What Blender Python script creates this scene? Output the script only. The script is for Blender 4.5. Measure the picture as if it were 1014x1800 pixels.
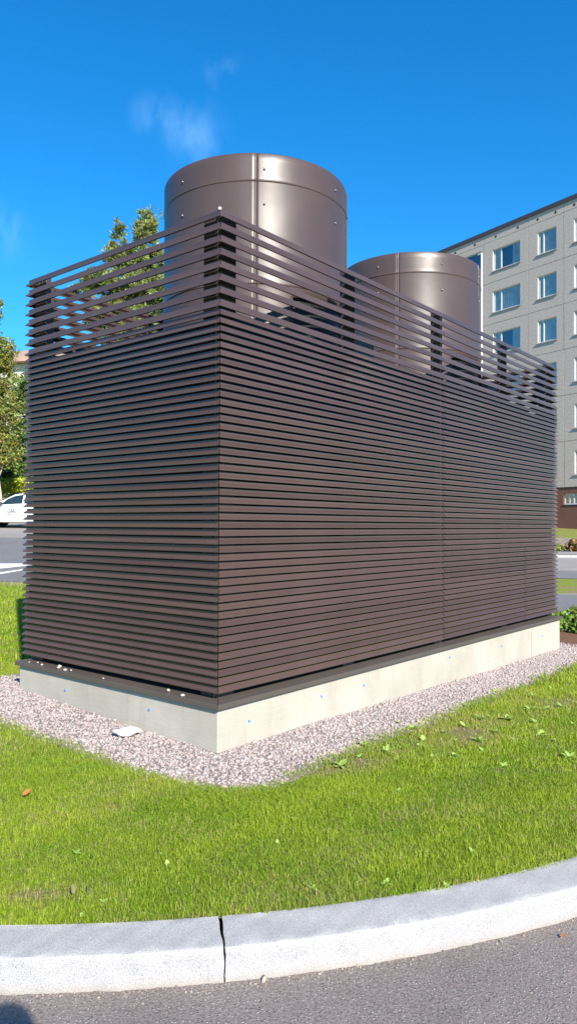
import bpy, bmesh, math, random
import numpy as np
from mathutils import Matrix, Vector
for o in list(bpy.data.objects): bpy.data.objects.remove(o)
S = bpy.context.scene
COL = S.collection
rad = math.radians
RNG = np.random.default_rng(7)
random.seed(7)

# ------------------------------------------------------------------ camera
EYE = 1.65
cam = bpy.data.cameras.new('camera'); camo = bpy.data.objects.new('camera', cam); COL.objects.link(camo)
cam.sensor_fit = 'VERTICAL'; cam.sensor_height = 36.0; cam.lens = 26.14
cam.clip_start = 0.02; cam.clip_end = 2000
camo.location = (0, 0, EYE)
camo.rotation_euler = (Matrix.Rotation(rad(91.05), 3, 'X') @ Matrix.Rotation(rad(0.27), 3, 'Z')).to_euler()
S.camera = camo

# ------------------------------------------------------------------ sun and sky
SUN_EL = rad(31.0)
SUN_AZ = math.atan2(0.355, -0.935)            # towards the sun, measured from +Y to +X
sd = Vector((math.sin(SUN_AZ)*math.cos(SUN_EL), math.cos(SUN_AZ)*math.cos(SUN_EL), math.sin(SUN_EL)))
sun = bpy.data.lights.new('sun', 'SUN'); suno = bpy.data.objects.new('sun', sun); COL.objects.link(suno)
sun.energy = 5.0; sun.angle = rad(0.53); sun.color = (1.0, 0.93, 0.82)
suno.rotation_euler = sd.to_track_quat('Z', 'Y').to_euler(); suno.location = sd*60
W = bpy.data.worlds.new('World'); S.world = W; W.use_nodes = True
nt = W.node_tree; nt.nodes.clear()
out = nt.nodes.new('ShaderNodeOutputWorld'); bg = nt.nodes.new('ShaderNodeBackground')
sky = nt.nodes.new('ShaderNodeTexSky'); sky.sky_type = 'NISHITA'; sky.sun_disc = False
sky.sun_elevation = SUN_EL; sky.sun_rotation = SUN_AZ % (2*math.pi)
sky.altitude = 100; sky.air_density = 1.0; sky.dust_density = 0.15; sky.ozone_density = 3.2
hsv = nt.nodes.new('ShaderNodeHueSaturation'); hsv.inputs['Saturation'].default_value = 1.14
hsv.inputs['Hue'].default_value = 0.5
bg.inputs['Strength'].default_value = 0.088
tintn = nt.nodes.new('ShaderNodeMix'); tintn.data_type = 'RGBA'; tintn.blend_type = 'MULTIPLY'; tintn.inputs['Factor'].default_value = 1.0
tintn.inputs['B'].default_value = (0.64, 1.07, 1.33, 1)
nt.links.new(sky.outputs[0], tintn.inputs['A']); nt.links.new(tintn.outputs['Result'], hsv.inputs['Color'])
# faint high wisps of cloud in the sky
geo = nt.nodes.new('ShaderNodeTexCoord')
def wn(t, **kw):
    n = nt.nodes.new(t)
    for k, v in kw.items(): setattr(n, k, v)
    return n
def wisp(d, radius, seed):
    sub = wn('ShaderNodeVectorMath', operation='DISTANCE'); nt.links.new(geo.outputs['Generated'], sub.inputs[0])
    sub.inputs[1].default_value = Vector(d).normalized()
    mr = wn('ShaderNodeMapRange'); mr.interpolation_type = 'SMOOTHSTEP'
    mr.inputs['From Min'].default_value = radius; mr.inputs['From Max'].default_value = 0.0
    nt.links.new(sub.outputs['Value'], mr.inputs['Value'])
    mp = wn('ShaderNodeMapping'); mp.inputs['Location'].default_value = (seed, seed, 0)
    mp.inputs['Rotation'].default_value = (0, 0.9, 0); mp.inputs['Scale'].default_value = (1, 1, 0.35)
    nt.links.new(geo.outputs['Generated'], mp.inputs['Vector'])
    nz = wn('ShaderNodeTexNoise'); nz.inputs['Scale'].default_value = 26; nz.inputs['Detail'].default_value = 5
    nt.links.new(mp.outputs[0], nz.inputs['Vector'])
    m2 = wn('ShaderNodeMapRange'); m2.inputs['From Min'].default_value = 0.42; m2.inputs['From Max'].default_value = 0.75
    nt.links.new(nz.outputs['Fac'], m2.inputs['Value'])
    mu = wn('ShaderNodeMath', operation='MULTIPLY'); nt.links.new(mr.outputs[0], mu.inputs[0]); nt.links.new(m2.outputs[0], mu.inputs[1])
    return mu
ws = [wisp((-0.132, 1, 0.532), 0.055, 1.3), wisp((-0.18, 1, 0.552), 0.04, 2.6), wisp((-0.09, 1, 0.62), 0.03, 4.1), wisp((-0.395, 1, 0.40), 0.05, 7.7)]
acc = ws[0]
for w_ in ws[1:]:
    a = wn('ShaderNodeMath', operation='ADD'); nt.links.new(acc.outputs[0], a.inputs[0]); nt.links.new(w_.outputs[0], a.inputs[1]); acc = a
sc_ = wn('ShaderNodeMath', operation='MULTIPLY'); sc_.inputs[1].default_value = 0.22; nt.links.new(acc.outputs[0], sc_.inputs[0])
mixc = wn('ShaderNodeMix', data_type='RGBA'); nt.links.new(sc_.outputs[0], mixc.inputs['Factor'])
nt.links.new(hsv.outputs[0], mixc.inputs['A']); mixc.inputs['B'].default_value = (5.0, 8.0, 11.5, 1)
nt.links.new(mixc.outputs['Result'], bg.inputs['Color']); nt.links.new(bg.outputs[0], out.inputs['Surface'])
vs = S.view_settings; vs.view_transform = 'Standard'; vs.look = 'None'; vs.gamma = 1; vs.use_curve_mapping = False
vs.exposure = 1.0

# ------------------------------------------------------------------ helpers
def tag(o, label=None, cat=None, group=None, kind=None):
    if label: o['label'] = label
    if cat: o['category'] = cat
    if group: o['group'] = group
    if kind: o['kind'] = kind
    return o
def thing(name, label, cat, loc=(0, 0, 0), rz=0.0, group=None):
    o = bpy.data.objects.new(name, None); COL.objects.link(o); o.empty_display_size = 0.2
    o.location = loc; o.rotation_euler = (0, 0, rz)
    return tag(o, label, cat, group)
def mesh(verts, faces, mat=None, smooth=False, name='mesh'):
    me = bpy.data.meshes.new(name); me.from_pydata([tuple(map(float, v)) for v in verts], [], faces); me.update()
    if smooth: me.polygons.foreach_set('use_smooth', [True]*len(me.polygons))
    if mat: me.materials.append(mat)
    return me
def place(name, me, parent=None, loc=(0, 0, 0), rot=(0, 0, 0), scale=(1, 1, 1)):
    o = bpy.data.objects.new(name, me); COL.objects.link(o)
    o.location = loc; o.rotation_euler = rot; o.scale = scale
    if parent: o.parent = parent
    return o
def np_mesh(name, V, F, mat, colors=None, smooth=False):
    """V (n,3); F (m,k) constant k; colors per vertex (n,3)"""
    me = bpy.data.meshes.new(name); n, m, k = len(V), len(F), F.shape[1]
    me.vertices.add(n); me.vertices.foreach_set('co', np.ascontiguousarray(V, np.float32).ravel())
    me.loops.add(m*k); me.loops.foreach_set('vertex_index', np.ascontiguousarray(F, np.int32).ravel())
    me.polygons.add(m); me.polygons.foreach_set('loop_start', np.arange(0, m*k, k, dtype=np.int32))
    me.polygons.foreach_set('loop_total', np.full(m, k, np.int32))
    if smooth: me.polygons.foreach_set('use_smooth', np.ones(m, bool))
    me.update(calc_edges=True)
    if colors is not None:
        at = me.color_attributes.new('tint', 'FLOAT_COLOR', 'POINT')
        c4 = np.ones((n, 4), np.float32); c4[:, :3] = colors; at.data.foreach_set('color', c4.ravel())
    if mat: me.materials.append(mat)
    return me
class MB:
    """collects shapes for ONE mesh"""
    def __init__(s): s.v = []; s.f = []
    def add(s, vs, fs):
        b = len(s.v); s.v += [tuple(v) for v in vs]; s.f += [tuple(i+b for i in f) for f in fs]; return s
    def box(s, x0, x1, y0, y1, z0, z1):
        return s.add([(x0,y0,z0),(x1,y0,z0),(x1,y1,z0),(x0,y1,z0),(x0,y0,z1),(x1,y0,z1),(x1,y1,z1),(x0,y1,z1)],
            [(0,3,2,1),(4,5,6,7),(0,1,5,4),(1,2,6,5),(2,3,7,6),(3,0,4,7)])
    def tube(s, p, q, r0, r1=None, n=8):
        r1 = r0 if r1 is None else r1
        p, q = Vector(p), Vector(q); d = (q-p).normalized()
        a = d.orthogonal().normalized(); b = d.cross(a)
        vs = []
        for c, r in ((p, r0), (q, r1)):
            for i in range(n):
                t = 2*math.pi*i/n; vs.append(c + a*math.cos(t)*r + b*math.sin(t)*r)
        fs = [(i, (i+1) % n, n+(i+1) % n, n+i) for i in range(n)] + [tuple(range(n-1, -1, -1)), tuple(range(n, 2*n))]
        return s.add(vs, fs)
    def chain(s, pts, rs, n=8):
        for i in range(len(pts)-1): s.tube(pts[i], pts[i+1], rs[i], rs[i+1], n)
        return s
    def mesh(s, mat, smooth=False, name='mesh'): return mesh(s.v, s.f, mat, smooth, name)
def bevel(o, w=0.004, seg=2):
    m = o.modifiers.new('bevel', 'BEVEL'); m.width = w; m.segments = seg; m.limit_method = 'ANGLE'; return o

# ------------------------------------------------------------------ materials
def new_mat(name):
    m = bpy.data.materials.new(name); m.use_nodes = True
    n = m.node_tree; p = n.nodes['Principled BSDF']; return m, n, p
def nd(n, t, **inp):
    x = n.nodes.new(t)
    for k, v in inp.items():
        if hasattr(x, k) and k not in x.inputs: setattr(x, k, v)
        else: x.inputs[k.replace('_', ' ')].default_value = v
    return x
def ramp(n, fac, stops):
    r = n.nodes.new('ShaderNodeValToRGB'); e = r.color_ramp.elements
    e[0].position, e[0].color = stops[0][0], (*stops[0][1], 1); e[1].position, e[1].color = stops[-1][0], (*stops[-1][1], 1)
    for p_, c in stops[1:-1]:
        k = e.new(p_); k.color = (*c, 1)
    n.links.new(fac, r.inputs[0]); return r
def coord(n, scale=(1, 1, 1), rot=(0, 0, 0)):
    t = n.nodes.new('ShaderNodeTexCoord'); m = n.nodes.new('ShaderNodeMapping')
    m.inputs['Scale'].default_value = scale; m.inputs['Rotation'].default_value = rot
    n.links.new(t.outputs['Object'], m.inputs['Vector']); return m.outputs[0]
def noise(n, vec, scale, detail=4, rough=0.55):
    x = n.nodes.new('ShaderNodeTexNoise'); x.inputs['Scale'].default_value = scale
    x.inputs['Detail'].default_value = detail; x.inputs['Roughness'].default_value = rough
    n.links.new(vec, x.inputs['Vector']); return x.outputs['Fac']
def bump(n, p, h, strength, dist):
    b = n.nodes.new('ShaderNodeBump'); b.inputs['Strength'].default_value = strength; b.inputs['Distance'].default_value = dist
    n.links.new(h, b.inputs['Height']); n.links.new(b.outputs[0], p.inputs['Normal']); return b
def mixc_(n, fac, a, b, mode='MIX'):
    m = n.nodes.new('ShaderNodeMix'); m.data_type = 'RGBA'; m.blend_type = mode
    if isinstance(fac, (int, float)): m.inputs['Factor'].default_value = fac
    else: n.links.new(fac, m.inputs['Factor'])
    for s_, v in (('A', a), ('B', b)):
        if isinstance(v, tuple): m.inputs[s_].default_value = (*v, 1)
        else: n.links.new(v, m.inputs[s_])
    return m.outputs['Result']
def simple(name, col, rough=0.5, spec=0.5, metal=0.0, var=0.12, scale=6.0, bump_s=0.0):
    m, n, p = new_mat(name)
    v = coord(n); f = noise(n, v, scale)
    c = ramp(n, f, [(0.3, tuple(x*(1-var) for x in col)), (0.7, tuple(min(1, x*(1+var)) for x in col))])
    n.links.new(c.outputs[0], p.inputs['Base Color'])
    p.inputs['Roughness'].default_value = rough; p.inputs['Specular IOR Level'].default_value = spec; p.inputs['Metallic'].default_value = metal
    if bump_s: bump(n, p, noise(n, v, scale*8), bump_s, 0.01)
    return m
def painted_metal(name, col, rough, dust=0.0, orange=0.02, vary=False):
    m, n, p = new_mat(name); v = coord(n)
    f = noise(n, v, 1.7, 6, 0.6); f2 = noise(n, v, 45, 3)
    c = ramp(n, f, [(0.3, tuple(x*0.92 for x in col)), (0.7, tuple(x*1.08 for x in col))]).outputs[0]
    if dust:
        d = ramp(n, noise(n, v, 420, 2, 0.7), [(0.70, (0, 0, 0)), (0.80, (1, 1, 1))])
        mm = n.nodes.new('ShaderNodeMath'); mm.operation = 'MULTIPLY'; mm.inputs[1].default_value = dust
        n.links.new(d.outputs[0], mm.inputs[0]); c = mixc_(n, mm.outputs[0], c, (0.45, 0.40, 0.36))
    if vary:
        oi = n.nodes.new('ShaderNodeObjectInfo'); vr = ramp(n, oi.outputs['Random'], [(0, (.86, .86, .86)), (1, (1.12, 1.10, 1.08))]); c = mixc_(n, 1.0, c, vr.outputs[0], 'MULTIPLY')
    n.links.new(c, p.inputs['Base Color'])
    mr = n.nodes.new('ShaderNodeMapRange'); mr.inputs['To Min'].default_value = rough-0.05; mr.inputs['To Max'].default_value = rough+0.07
    n.links.new(f, mr.inputs['Value']); n.links.new(mr.outputs[0], p.inputs['Roughness'])
    p.inputs['Specular IOR Level'].default_value = 0.5
    if vary: p.inputs['Coat Weight'].default_value = .12; p.inputs['Coat Roughness'].default_value = .16
    b1 = bump(n, p, f2, orange, 0.002)
    b0 = n.nodes.new('ShaderNodeBump'); b0.inputs['Strength'].default_value = .35; b0.inputs['Distance'].default_value = .012
    n.links.new(noise(n, v, 2.6, 2), b0.inputs['Height']); n.links.new(b0.outputs[0], b1.inputs['Normal'])
    return m
M = {}
BROWN = (0.070, 0.0445, 0.040)
M['slat'] = painted_metal('slat_paint', BROWN, 0.27, 0.22, 0.02, True)
M['drum'] = painted_metal('drum_paint', (0.066, 0.043, 0.038), 0.38, 0.0, 0.03)
M['post'] = painted_metal('post_paint', (0.046, 0.034, 0.032), 0.45)
M['flash'] = painted_metal('flashing_paint', (0.080, 0.066, 0.057), 0.42, 0.5)
M['unit'] = simple('shaded_unit_casing', (0.007, 0.007, 0.008), 0.55)  # near black: shade of the interior is put into the colour
M['steel'] = simple('bright_steel', (0.75, 0.74, 0.72), 0.28, metal=1.0)
M['black'] = simple('hole_shade_black', (0.012, 0.012, 0.013), 0.6)  # shade inside the vent holes, put in as black
def concrete_mat():
    m, n, p = new_mat('cast_concrete')
    v = coord(n); vx = coord(n, (1.1, 1.1, 7.0)); 
    w = n.nodes.new('ShaderNodeTexWave'); w.wave_type = 'BANDS'; w.bands_direction = 'Z'
    w.inputs['Scale'].default_value = 3.4; w.inputs['Distortion'].default_value = 22; w.inputs['Detail'].default_value = 4; w.inputs['Detail Scale'].default_value = .8
    n.links.new(coord(n, (0.8, 0.8, 3.0)), w.inputs['Vector'])
    base = ramp(n, noise(n, v, 2.2, 6), [(0.3, (0.345, 0.315, 0.265)), (0.7, (0.43, 0.395, 0.34))]).outputs[0]
    c = mixc_(n, 0.055, base, ramp(n, w.outputs['Fac'], [(0.35, (0.25, 0.225, 0.19)), (0.8, (0.50, 0.47, 0.42))]).outputs[0])
    c = mixc_(n, ramp(n, noise(n, vx, 9, 5), [(0.62, (0, 0, 0)), (0.75, (0.25, 0.25, 0.25))]).outputs[0], c, (0.28, 0.255, 0.215))
    po = n.nodes.new('ShaderNodeTexVoronoi'); po.inputs['Scale'].default_value = 16; n.links.new(v, po.inputs['Vector'])
    c = mixc_(n, ramp(n, po.outputs['Distance'], [(.035, (.55, .55, .55)), (.07, (0, 0, 0))]).outputs[0], c, (.16, .145, .12))
    c = mixc_(n, ramp(n, noise(n, coord(n, (3, 3, .5)), 2.4, 6, .65), [(.50, (0, 0, 0)), (.72, (.45, .45, .45))]).outputs[0], c, (.30, .27, .225))
    n.links.new(c, p.inputs['Base Color']); p.inputs['Roughness'].default_value = 0.85; p.inputs['Specular IOR Level'].default_value = 0.25
    bump(n, p, noise(n, v, 60, 4), 0.2, 0.004)
    return m
M['concrete'] = concrete_mat()
M['plug'] = simple('blue_plastic', (0.05, 0.22, 0.62), 0.5)
def granite_mat():
    m, n, p = new_mat('granite'); v = coord(n)
    f = noise(n, v, 330, 2, 0.75); f2 = noise(n, v, 160, 2, 0.7); f3 = noise(n, v, 9, 5)
    c = ramp(n, f, [(0.32, (0.10, 0.10, 0.11)), (0.42, (0.40, 0.40, 0.41)), (0.56, (0.56, 0.555, 0.56)), (0.72, (0.74, 0.73, 0.72))]).outputs[0]
    c = mixc_(n, ramp(n, f2, [(0.62, (0, 0, 0)), (0.70, (0.75, 0.75, 0.75))]).outputs[0], c, (0.26, 0.26, 0.28))
    c = mixc_(n, ramp(n, f3, [(0.35, (0.22, 0.22, 0.22)), (0.65, (0, 0, 0))]).outputs[0], c, (0.40, 0.39, 0.38))
    sep = n.nodes.new('ShaderNodeSeparateXYZ'); n.links.new(v, sep.inputs[0])
    low = n.nodes.new('ShaderNodeMapRange'); low.inputs['From Min'].default_value = 0.035; low.inputs['From Max'].default_value = 0.0
    n.links.new(sep.outputs['Z'], low.inputs['Value'])
    lm = n.nodes.new('ShaderNodeMath'); lm.operation = 'MULTIPLY'; n.links.new(low.outputs[0], lm.inputs[0]); n.links.new(noise(n, v, 14, 4), lm.inputs[1])
    c = mixc_(n, lm.outputs[0], c, (0.42, 0.34, 0.27))
    c = mixc_(n, 1.0, c, (.68, .672, .665), 'MULTIPLY')
    n.links.new(c, p.inputs['Base Color']); p.inputs['Roughness'].default_value = 0.75
    bump(n, p, f, 0.5, 0.003); return m
M['granite'] = granite_mat()
def asphalt_mat(name, lo, hi, sp=0.55, scale=1.0, bumpy=0.9):
    m, n, p = new_mat(name); v = coord(n)
    f = noise(n, v, 85*scale, 5, 0.85); big = noise(n, v, 1.3, 6, 0.65); mid = noise(n, v, 24, 4)
    c = ramp(n, f, [(0.36, lo), (0.60, hi)]).outputs[0]
    vo = n.nodes.new('ShaderNodeTexVoronoi'); vo.inputs['Scale'].default_value = 85*scale; n.links.new(v, vo.inputs['Vector'])
    stone = ramp(n, vo.outputs['Distance'], [(0.18, (1, 1, 1)), (0.36, (0, 0, 0))]).outputs[0]
    sel = n.nodes.new('ShaderNodeSeparateColor'); n.links.new(vo.outputs['Color'], sel.inputs[0])
    pick = ramp(n, sel.outputs[0], [(0.58, (0, 0, 0)), (0.66, (sp, sp, sp))]).outputs[0]
    mm = mixc_(n, 1.0, stone, pick, 'MULTIPLY')
    c = mixc_(n, mm, c, tuple(min(0.55, x*2.6+0.06) for x in hi))
    c = mixc_(n, ramp(n, big, [(0.35, (0.30, 0.30, 0.30)), (0.62, (0, 0, 0))]).outputs[0], c, tuple(x*0.75 for x in lo))
    c = mixc_(n, ramp(n, mid, [(0.60, (0, 0, 0)), (0.78, (0.22, 0.22, 0.22))]).outputs[0], c, tuple(min(1, x*1.5) for x in hi))
    n.links.new(c, p.inputs['Base Color']); p.inputs['Roughness'].default_value = 0.85; p.inputs['Specular IOR Level'].default_value = 0.3
    h = n.nodes.new('ShaderNodeMath'); h.operation = 'ADD'; n.links.new(f, h.inputs[0]); n.links.new(stone, h.inputs[1])
    bump(n, p, h.outputs[0], bumpy, 0.005); return m
M['asphalt'] = asphalt_mat('asphalt', (0.108, 0.091, 0.083), (0.315, 0.267, 0.245), .8)
M['asphalt_far'] = asphalt_mat('asphalt_street', (0.13, 0.125, 0.125), (0.20, 0.195, 0.195), 0.2, 0.3, 0.3)
M['asphalt_pale'] = asphalt_mat('asphalt_worn', (0.22, 0.195, 0.185), (0.31, 0.28, 0.265), 0.2, 0.3, 0.3)
M['soil'] = simple('lawn_soil', (0.105, 0.088, 0.045), 0.95, 0.1, var=0.35, scale=11, bump_s=0.6)
M['farlawn'] = simple('mown_lawn', (0.13, 0.175, 0.028), 0.9, 0.15, var=0.25, scale=3.0, bump_s=0.8)
M['sand'] = simple('sandy_soil', (0.25, 0.205, 0.165), 0.95, 0.1, var=0.2, scale=5, bump_s=0.5)
M['mulch'] = simple('bark_mulch', (0.20, 0.105, 0.065), 0.9, 0.15, var=0.4, scale=40, bump_s=1.0)
M['fines'] = simple('gravel_fines', (0.27, 0.225, 0.205), 0.95, 0.15, var=0.2, scale=60, bump_s=0.8)
M['white_line'] = simple('road_paint', (0.78, 0.78, 0.76), 0.6, var=0.06, scale=12)
def tint_mat(name, rough=0.6, trans=0.0, spec=0.3, grain=0.0):
    m, n, p = new_mat(name)
    a = n.nodes.new('ShaderNodeAttribute'); a.attribute_name = 'tint'
    c = a.outputs['Color']
    if grain:
        f = noise(n, coord(n), 260, 3, 0.7)
        c = mixc_(n, grain, c, ramp(n, f, [(0.35, (0.16, 0.14, 0.14)), (0.65, (0.72, 0.68, 0.66))]).outputs[0])
    n.links.new(c, p.inputs['Base Color']); p.inputs['Roughness'].default_value = rough; p.inputs['Specular IOR Level'].default_value = spec
    if trans:
        t = n.nodes.new('ShaderNodeBsdfTranslucent'); n.links.new(c, t.inputs['Color'])
        mx = n.nodes.new('ShaderNodeMixShader'); mx.inputs[0].default_value = trans
        o_ = n.nodes['Material Output']; n.links.new(p.outputs[0], mx.inputs[1]); n.links.new(t.outputs[0], mx.inputs[2]); n.links.new(mx.outputs[0], o_.inputs['Surface'])
    return m
M['grass'] = tint_mat('grass_blade', 0.5, 0.46, 0.35)
M['leaf'] = tint_mat('leaf', 0.55, 0.30, 0.3)
M['gravel'] = tint_mat('crushed_granite', 0.8, 0, 0.3, 0.2)
M['bark'] = simple('bark', (0.16, 0.11, 0.08), 0.9, 0.1, var=0.35, scale=18, bump_s=0.8)
M['palebark'] = simple('pale_bark', (0.50, 0.38, 0.30), 0.8, 0.2, var=0.25, scale=14, bump_s=0.4)

# ------------------------------------------------------------------ terrain
KR, KX, KY, KA = 5.4, -1.12, 2.643, rad(28)
def kerb_pt(s):
    """front face line of the kerb, s metres from the start of the bend; returns point, angle"""
    if s < 0: return (KX+s, KY), 0.0
    if s < KR*KA:
        a = s/KR; return (KX+KR*math.sin(a), KY+KR*(1-math.cos(a))), a
    e = s-KR*KA; return (KX+KR*math.sin(KA)+e*math.cos(KA), KY+KR*(1-math.cos(KA))+e*math.sin(KA)), KA
XE = KX+KR*math.sin(KA); YE = KY+KR*(1-math.cos(KA))
def kline(x):
    x = np.asarray(x, float); d = np.clip(x-KX, 0, KR*math.sin(KA))
    y = KY+KR-np.sqrt(KR*KR-d*d)
    return np.where(x > XE, YE+(x-XE)*math.tan(KA), y)
def sstep(a, b, x):
    t = np.clip((x-a)/(b-a), 0, 1); return t*t*(3-2*t)
def wob(x, y, f, s=0.0):
    return (np.sin(x*f+1.3+s)*np.cos(y*f*1.13-.7+s*2)+.5*np.sin(x*f*2.17-y*f*1.7+2+s)+.35*np.sin(x*f*.5+y*f*3.9+s*3))/1.85
def ground_z(x, y):
    x = np.asarray(x, float); y = np.asarray(y, float)
    hl = np.where(y < 6.26, .135+(y-2.9)*(.125/3.36), .26+.052*(y-6.26)); hl = np.where(y > 40, .26+.052*33.74, hl)
    hr = np.where(y < 9.5, .135-(y-2.9)*(.045/6.6), .09+.054*np.clip(y-17, 0, 29)); 
    w = sstep(-.35, .36, x/np.maximum(y, 1.0))
    z = (1-w)*hl+w*hr
    z = z+.012*wob(x, y, 2.1)*sstep(2.95, 3.6, y)*(1-sstep(11, 13, y))
    return np.where(y < 2.9, .135, z)
def gz(x, y): return float(ground_z(x, y))
def loft(name, ea, eb, n, m, mat, dz=0.0, zf=None):
    """sheet between polylines ea and eb (each resampled to n), m rows"""
    def res(e):
        e = np.array(e, float); d = np.r_[0, np.cumsum(np.hypot(*np.diff(e, axis=0).T))]
        t = np.linspace(0, d[-1], n); return np.c_[np.interp(t, d, e[:, 0]), np.interp(t, d, e[:, 1])]
    a, b = res(ea), res(eb); V = []
    for j in range(m):
        q = a+(b-a)*(j/(m-1)); z = (zf or ground_z)(q[:, 0], q[:, 1])+dz; V.append(np.c_[q, z])
    V = np.concatenate(V); F = []
    for j in range(m-1):
        for i in range(n-1): F.append((j*n+i, j*n+i+1, (j+1)*n+i+1, (j+1)*n+i))
    me = np_mesh(name, V, np.array(F), mat, smooth=True); return tag(place(name, me), kind='structure')
# lawn / terrain sheet behind the kerb
xs = np.unique(np.r_[np.linspace(-200, -14, 16), np.linspace(-14, 14, 170), np.linspace(14, 200, 16)])
rows = np.r_[np.linspace(0, 6, 70), np.linspace(6.3, 14, 40), np.linspace(14.5, 60, 70), np.linspace(65, 260, 12)]
V = []; KW = 0.19
for r_ in rows:
    y = kline(xs)+KW-.004+r_; V.append(np.c_[xs, y, ground_z(xs, y)-.002*math.exp(-r_/.05)])
V = np.concatenate(V); n_ = len(xs)
F = np.array([(j*n_+i, j*n_+i+1, (j+1)*n_+i+1, (j+1)*n_+i) for j in range(len(rows)-1) for i in range(n_-1)])
def lawn_mat():
    m, n, p = new_mat('lawn_ground'); v = coord(n)
    so = ramp(n, noise(n, v, 26, 6, 0.7), [(0.3, (0.15, 0.11, 0.07)), (0.7, (0.33, 0.26, 0.16))]).outputs[0]
    gr = ramp(n, noise(n, v, 60, 5, 0.7), [(0.3, (0.12, 0.16, 0.016)), (0.7, (0.25, 0.30, 0.04))]).outputs[0]
    c = mixc_(n, ramp(n, noise(n, v, 2.6, 5, 0.6), [(0.36, (0, 0, 0)), (0.56, (1, 1, 1))]).outputs[0], so, gr)
    n.links.new(c, p.inputs['Base Color']); p.inputs['Roughness'].default_value = .95; p.inputs['Specular IOR Level'].default_value = .1
    bump(n, p, noise(n, v, 55, 5, .7), 1.0, .02); return m
M['lawn'] = lawn_mat()
tag(place('lawn', np_mesh('lawn', V, F, M['lawn'], smooth=True)), kind='structure')
# road in front of the kerb, and the verge behind the photographer
zr = lambda x, y: np.zeros_like(np.asarray(x, float))+.006*wob(np.asarray(x), np.asarray(y), 1.4)*0
kx = np.linspace(-200, 200, 801)
loft('road', np.c_[kx, kline(kx)-8.0], np.c_[kx, kline(kx)+.03], 801, 24, M['asphalt'], 0.0, zr)
loft('verge', np.c_[kx, kline(kx)-160.0], np.c_[kx, kline(kx)-7.9], 60, 12, M['farlawn'], -0.012, zr)

# far street on the left, zebra bars, pavement
loft('street', [(-60, 13.6), (-20, 13.4), (-3.0, 13.2), (2, 13.4)], [(-60, 24.6), (-20, 24.5), (-3.0, 24.4), (2, 24.4)], 60, 24, M['asphalt_far'], .012)
loft('street_shoulder', [(-60, 12.9), (-20, 12.8), (-3.0, 12.65), (2, 12.9)], [(-60, 13.62), (-20, 13.42), (-3.0, 13.22), (2, 13.42)], 60, 4, M['fines'], .006)
loft('parking_strip', [(-60, 24.58), (-20, 24.48), (-3.0, 24.38), (2, 24.38)], [(-60, 35.0), (-20, 35.0), (-3.0, 35), (2, 35)], 60, 18, M['asphalt_pale'], .008)
cw = thing('zebra_crossing', 'white painted zebra bars on the grey street behind the lawn', 'road marking', (-6, 15.5, gz(-6, 15.5)))
for q in ([(-7.6, 16.15), (-5.2, 16.3), (-5.55, 15.75), (-5.95, 15.12), (-7.6, 14.9)], [(-6.3, 13.95), (-5.55, 14.15), (-5.15, 15.6), (-5.22, 15.6), (-5.68, 14.42), (-6.3, 14.2)], [(-4.6, 16.2), (-3.9, 16.2), (-4.3, 14.2), (-5.0, 14.2)]):
    vs_ = [(x+6, y-15.5, gz(x, y)+.018-gz(-6, 15.5)) for x, y in q]
    place('stripe', mesh(vs_, [tuple(range(len(q)-1, -1, -1))], M['white_line']), cw)
# right-hand background: path, lawn strip, street, bank
loft('path', [(2.5, 13.9), (6, 13.8), (30, 12.6)], [(2.5, 17.1), (6, 17.0), (30, 15.6)], 40, 8, M['asphalt_far'], .010)
loft('path_edge', [(2.5, 17.05), (6, 16.95), (30, 15.55)], [(2.5, 17.4), (6, 17.3), (30, 15.9)], 40, 3, M['fines'], .006)
loft('path_edge_gravel', [(2.5, 13.3), (6, 13.2), (30, 12.0)], [(2.5, 13.92), (6, 13.82), (30, 12.62)], 40, 3, M['fines'], .006)
loft('far_street', [(2.1, 20.3), (8, 20.0), (40, 18.5)], [(2.1, 22.0), (8, 21.9), (40, 20.4)], 40, 6, M['asphalt_far'], .010)
loft('far_street_worn_lane', [(2.1, 21.98), (8, 21.88), (40, 20.38)], [(2.1, 26.2), (8, 26.1), (40, 24.6)], 40, 8, M['asphalt_pale'], .010)
loft('sandy_bank', [(2.1, 27.6), (8, 27.5), (40, 26.0)], [(2.1, 38.5), (8, 38.0), (34, 28)], 40, 16, M['sand'], .010)
def kerb_far(ea, name):
    b = MB(); 
    for (x0, y0), (x1, y1) in zip(ea[:-1], ea[1:]):
        z0, z1 = gz(x0, y0), gz(x1, y1)
        vs_ = [(x0, y0, z0-.05), (x1, y1, z1-.05), (x1, y1+.3, z1-.05), (x0, y0+.3, z0-.05), (x0, y0, z0+.10), (x1, y1, z1+.10), (x1, y1+.3, z1+.10), (x0, y0+.3, z0+.10)]
        b.add(vs_, [(0,3,2,1),(4,5,6,7),(0,1,5,4),(1,2,6,5),(2,3,7,6),(3,0,4,7)])
    return tag(place(name, b.mesh(M['granite'])), kind='structure')
kerb_far([(2.1+i*2.0, 26.2-.042*i*2) for i in range(19)], 'far_kerb')
loft('far_pavement', [(2.1, 26.5), (8, 26.3), (40, 24.9)], [(2.1, 27.62), (8, 27.52), (40, 26.02)], 40, 3, M['asphalt_pale'], .09)
loft('mulch_bed', [(3.3, 9.6), (4.6, 9.2), (9, 9.0)], [(2.6, 12.9), (6, 12.8), (9, 12.6)], 24, 14, M['mulch'], .012)

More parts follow.
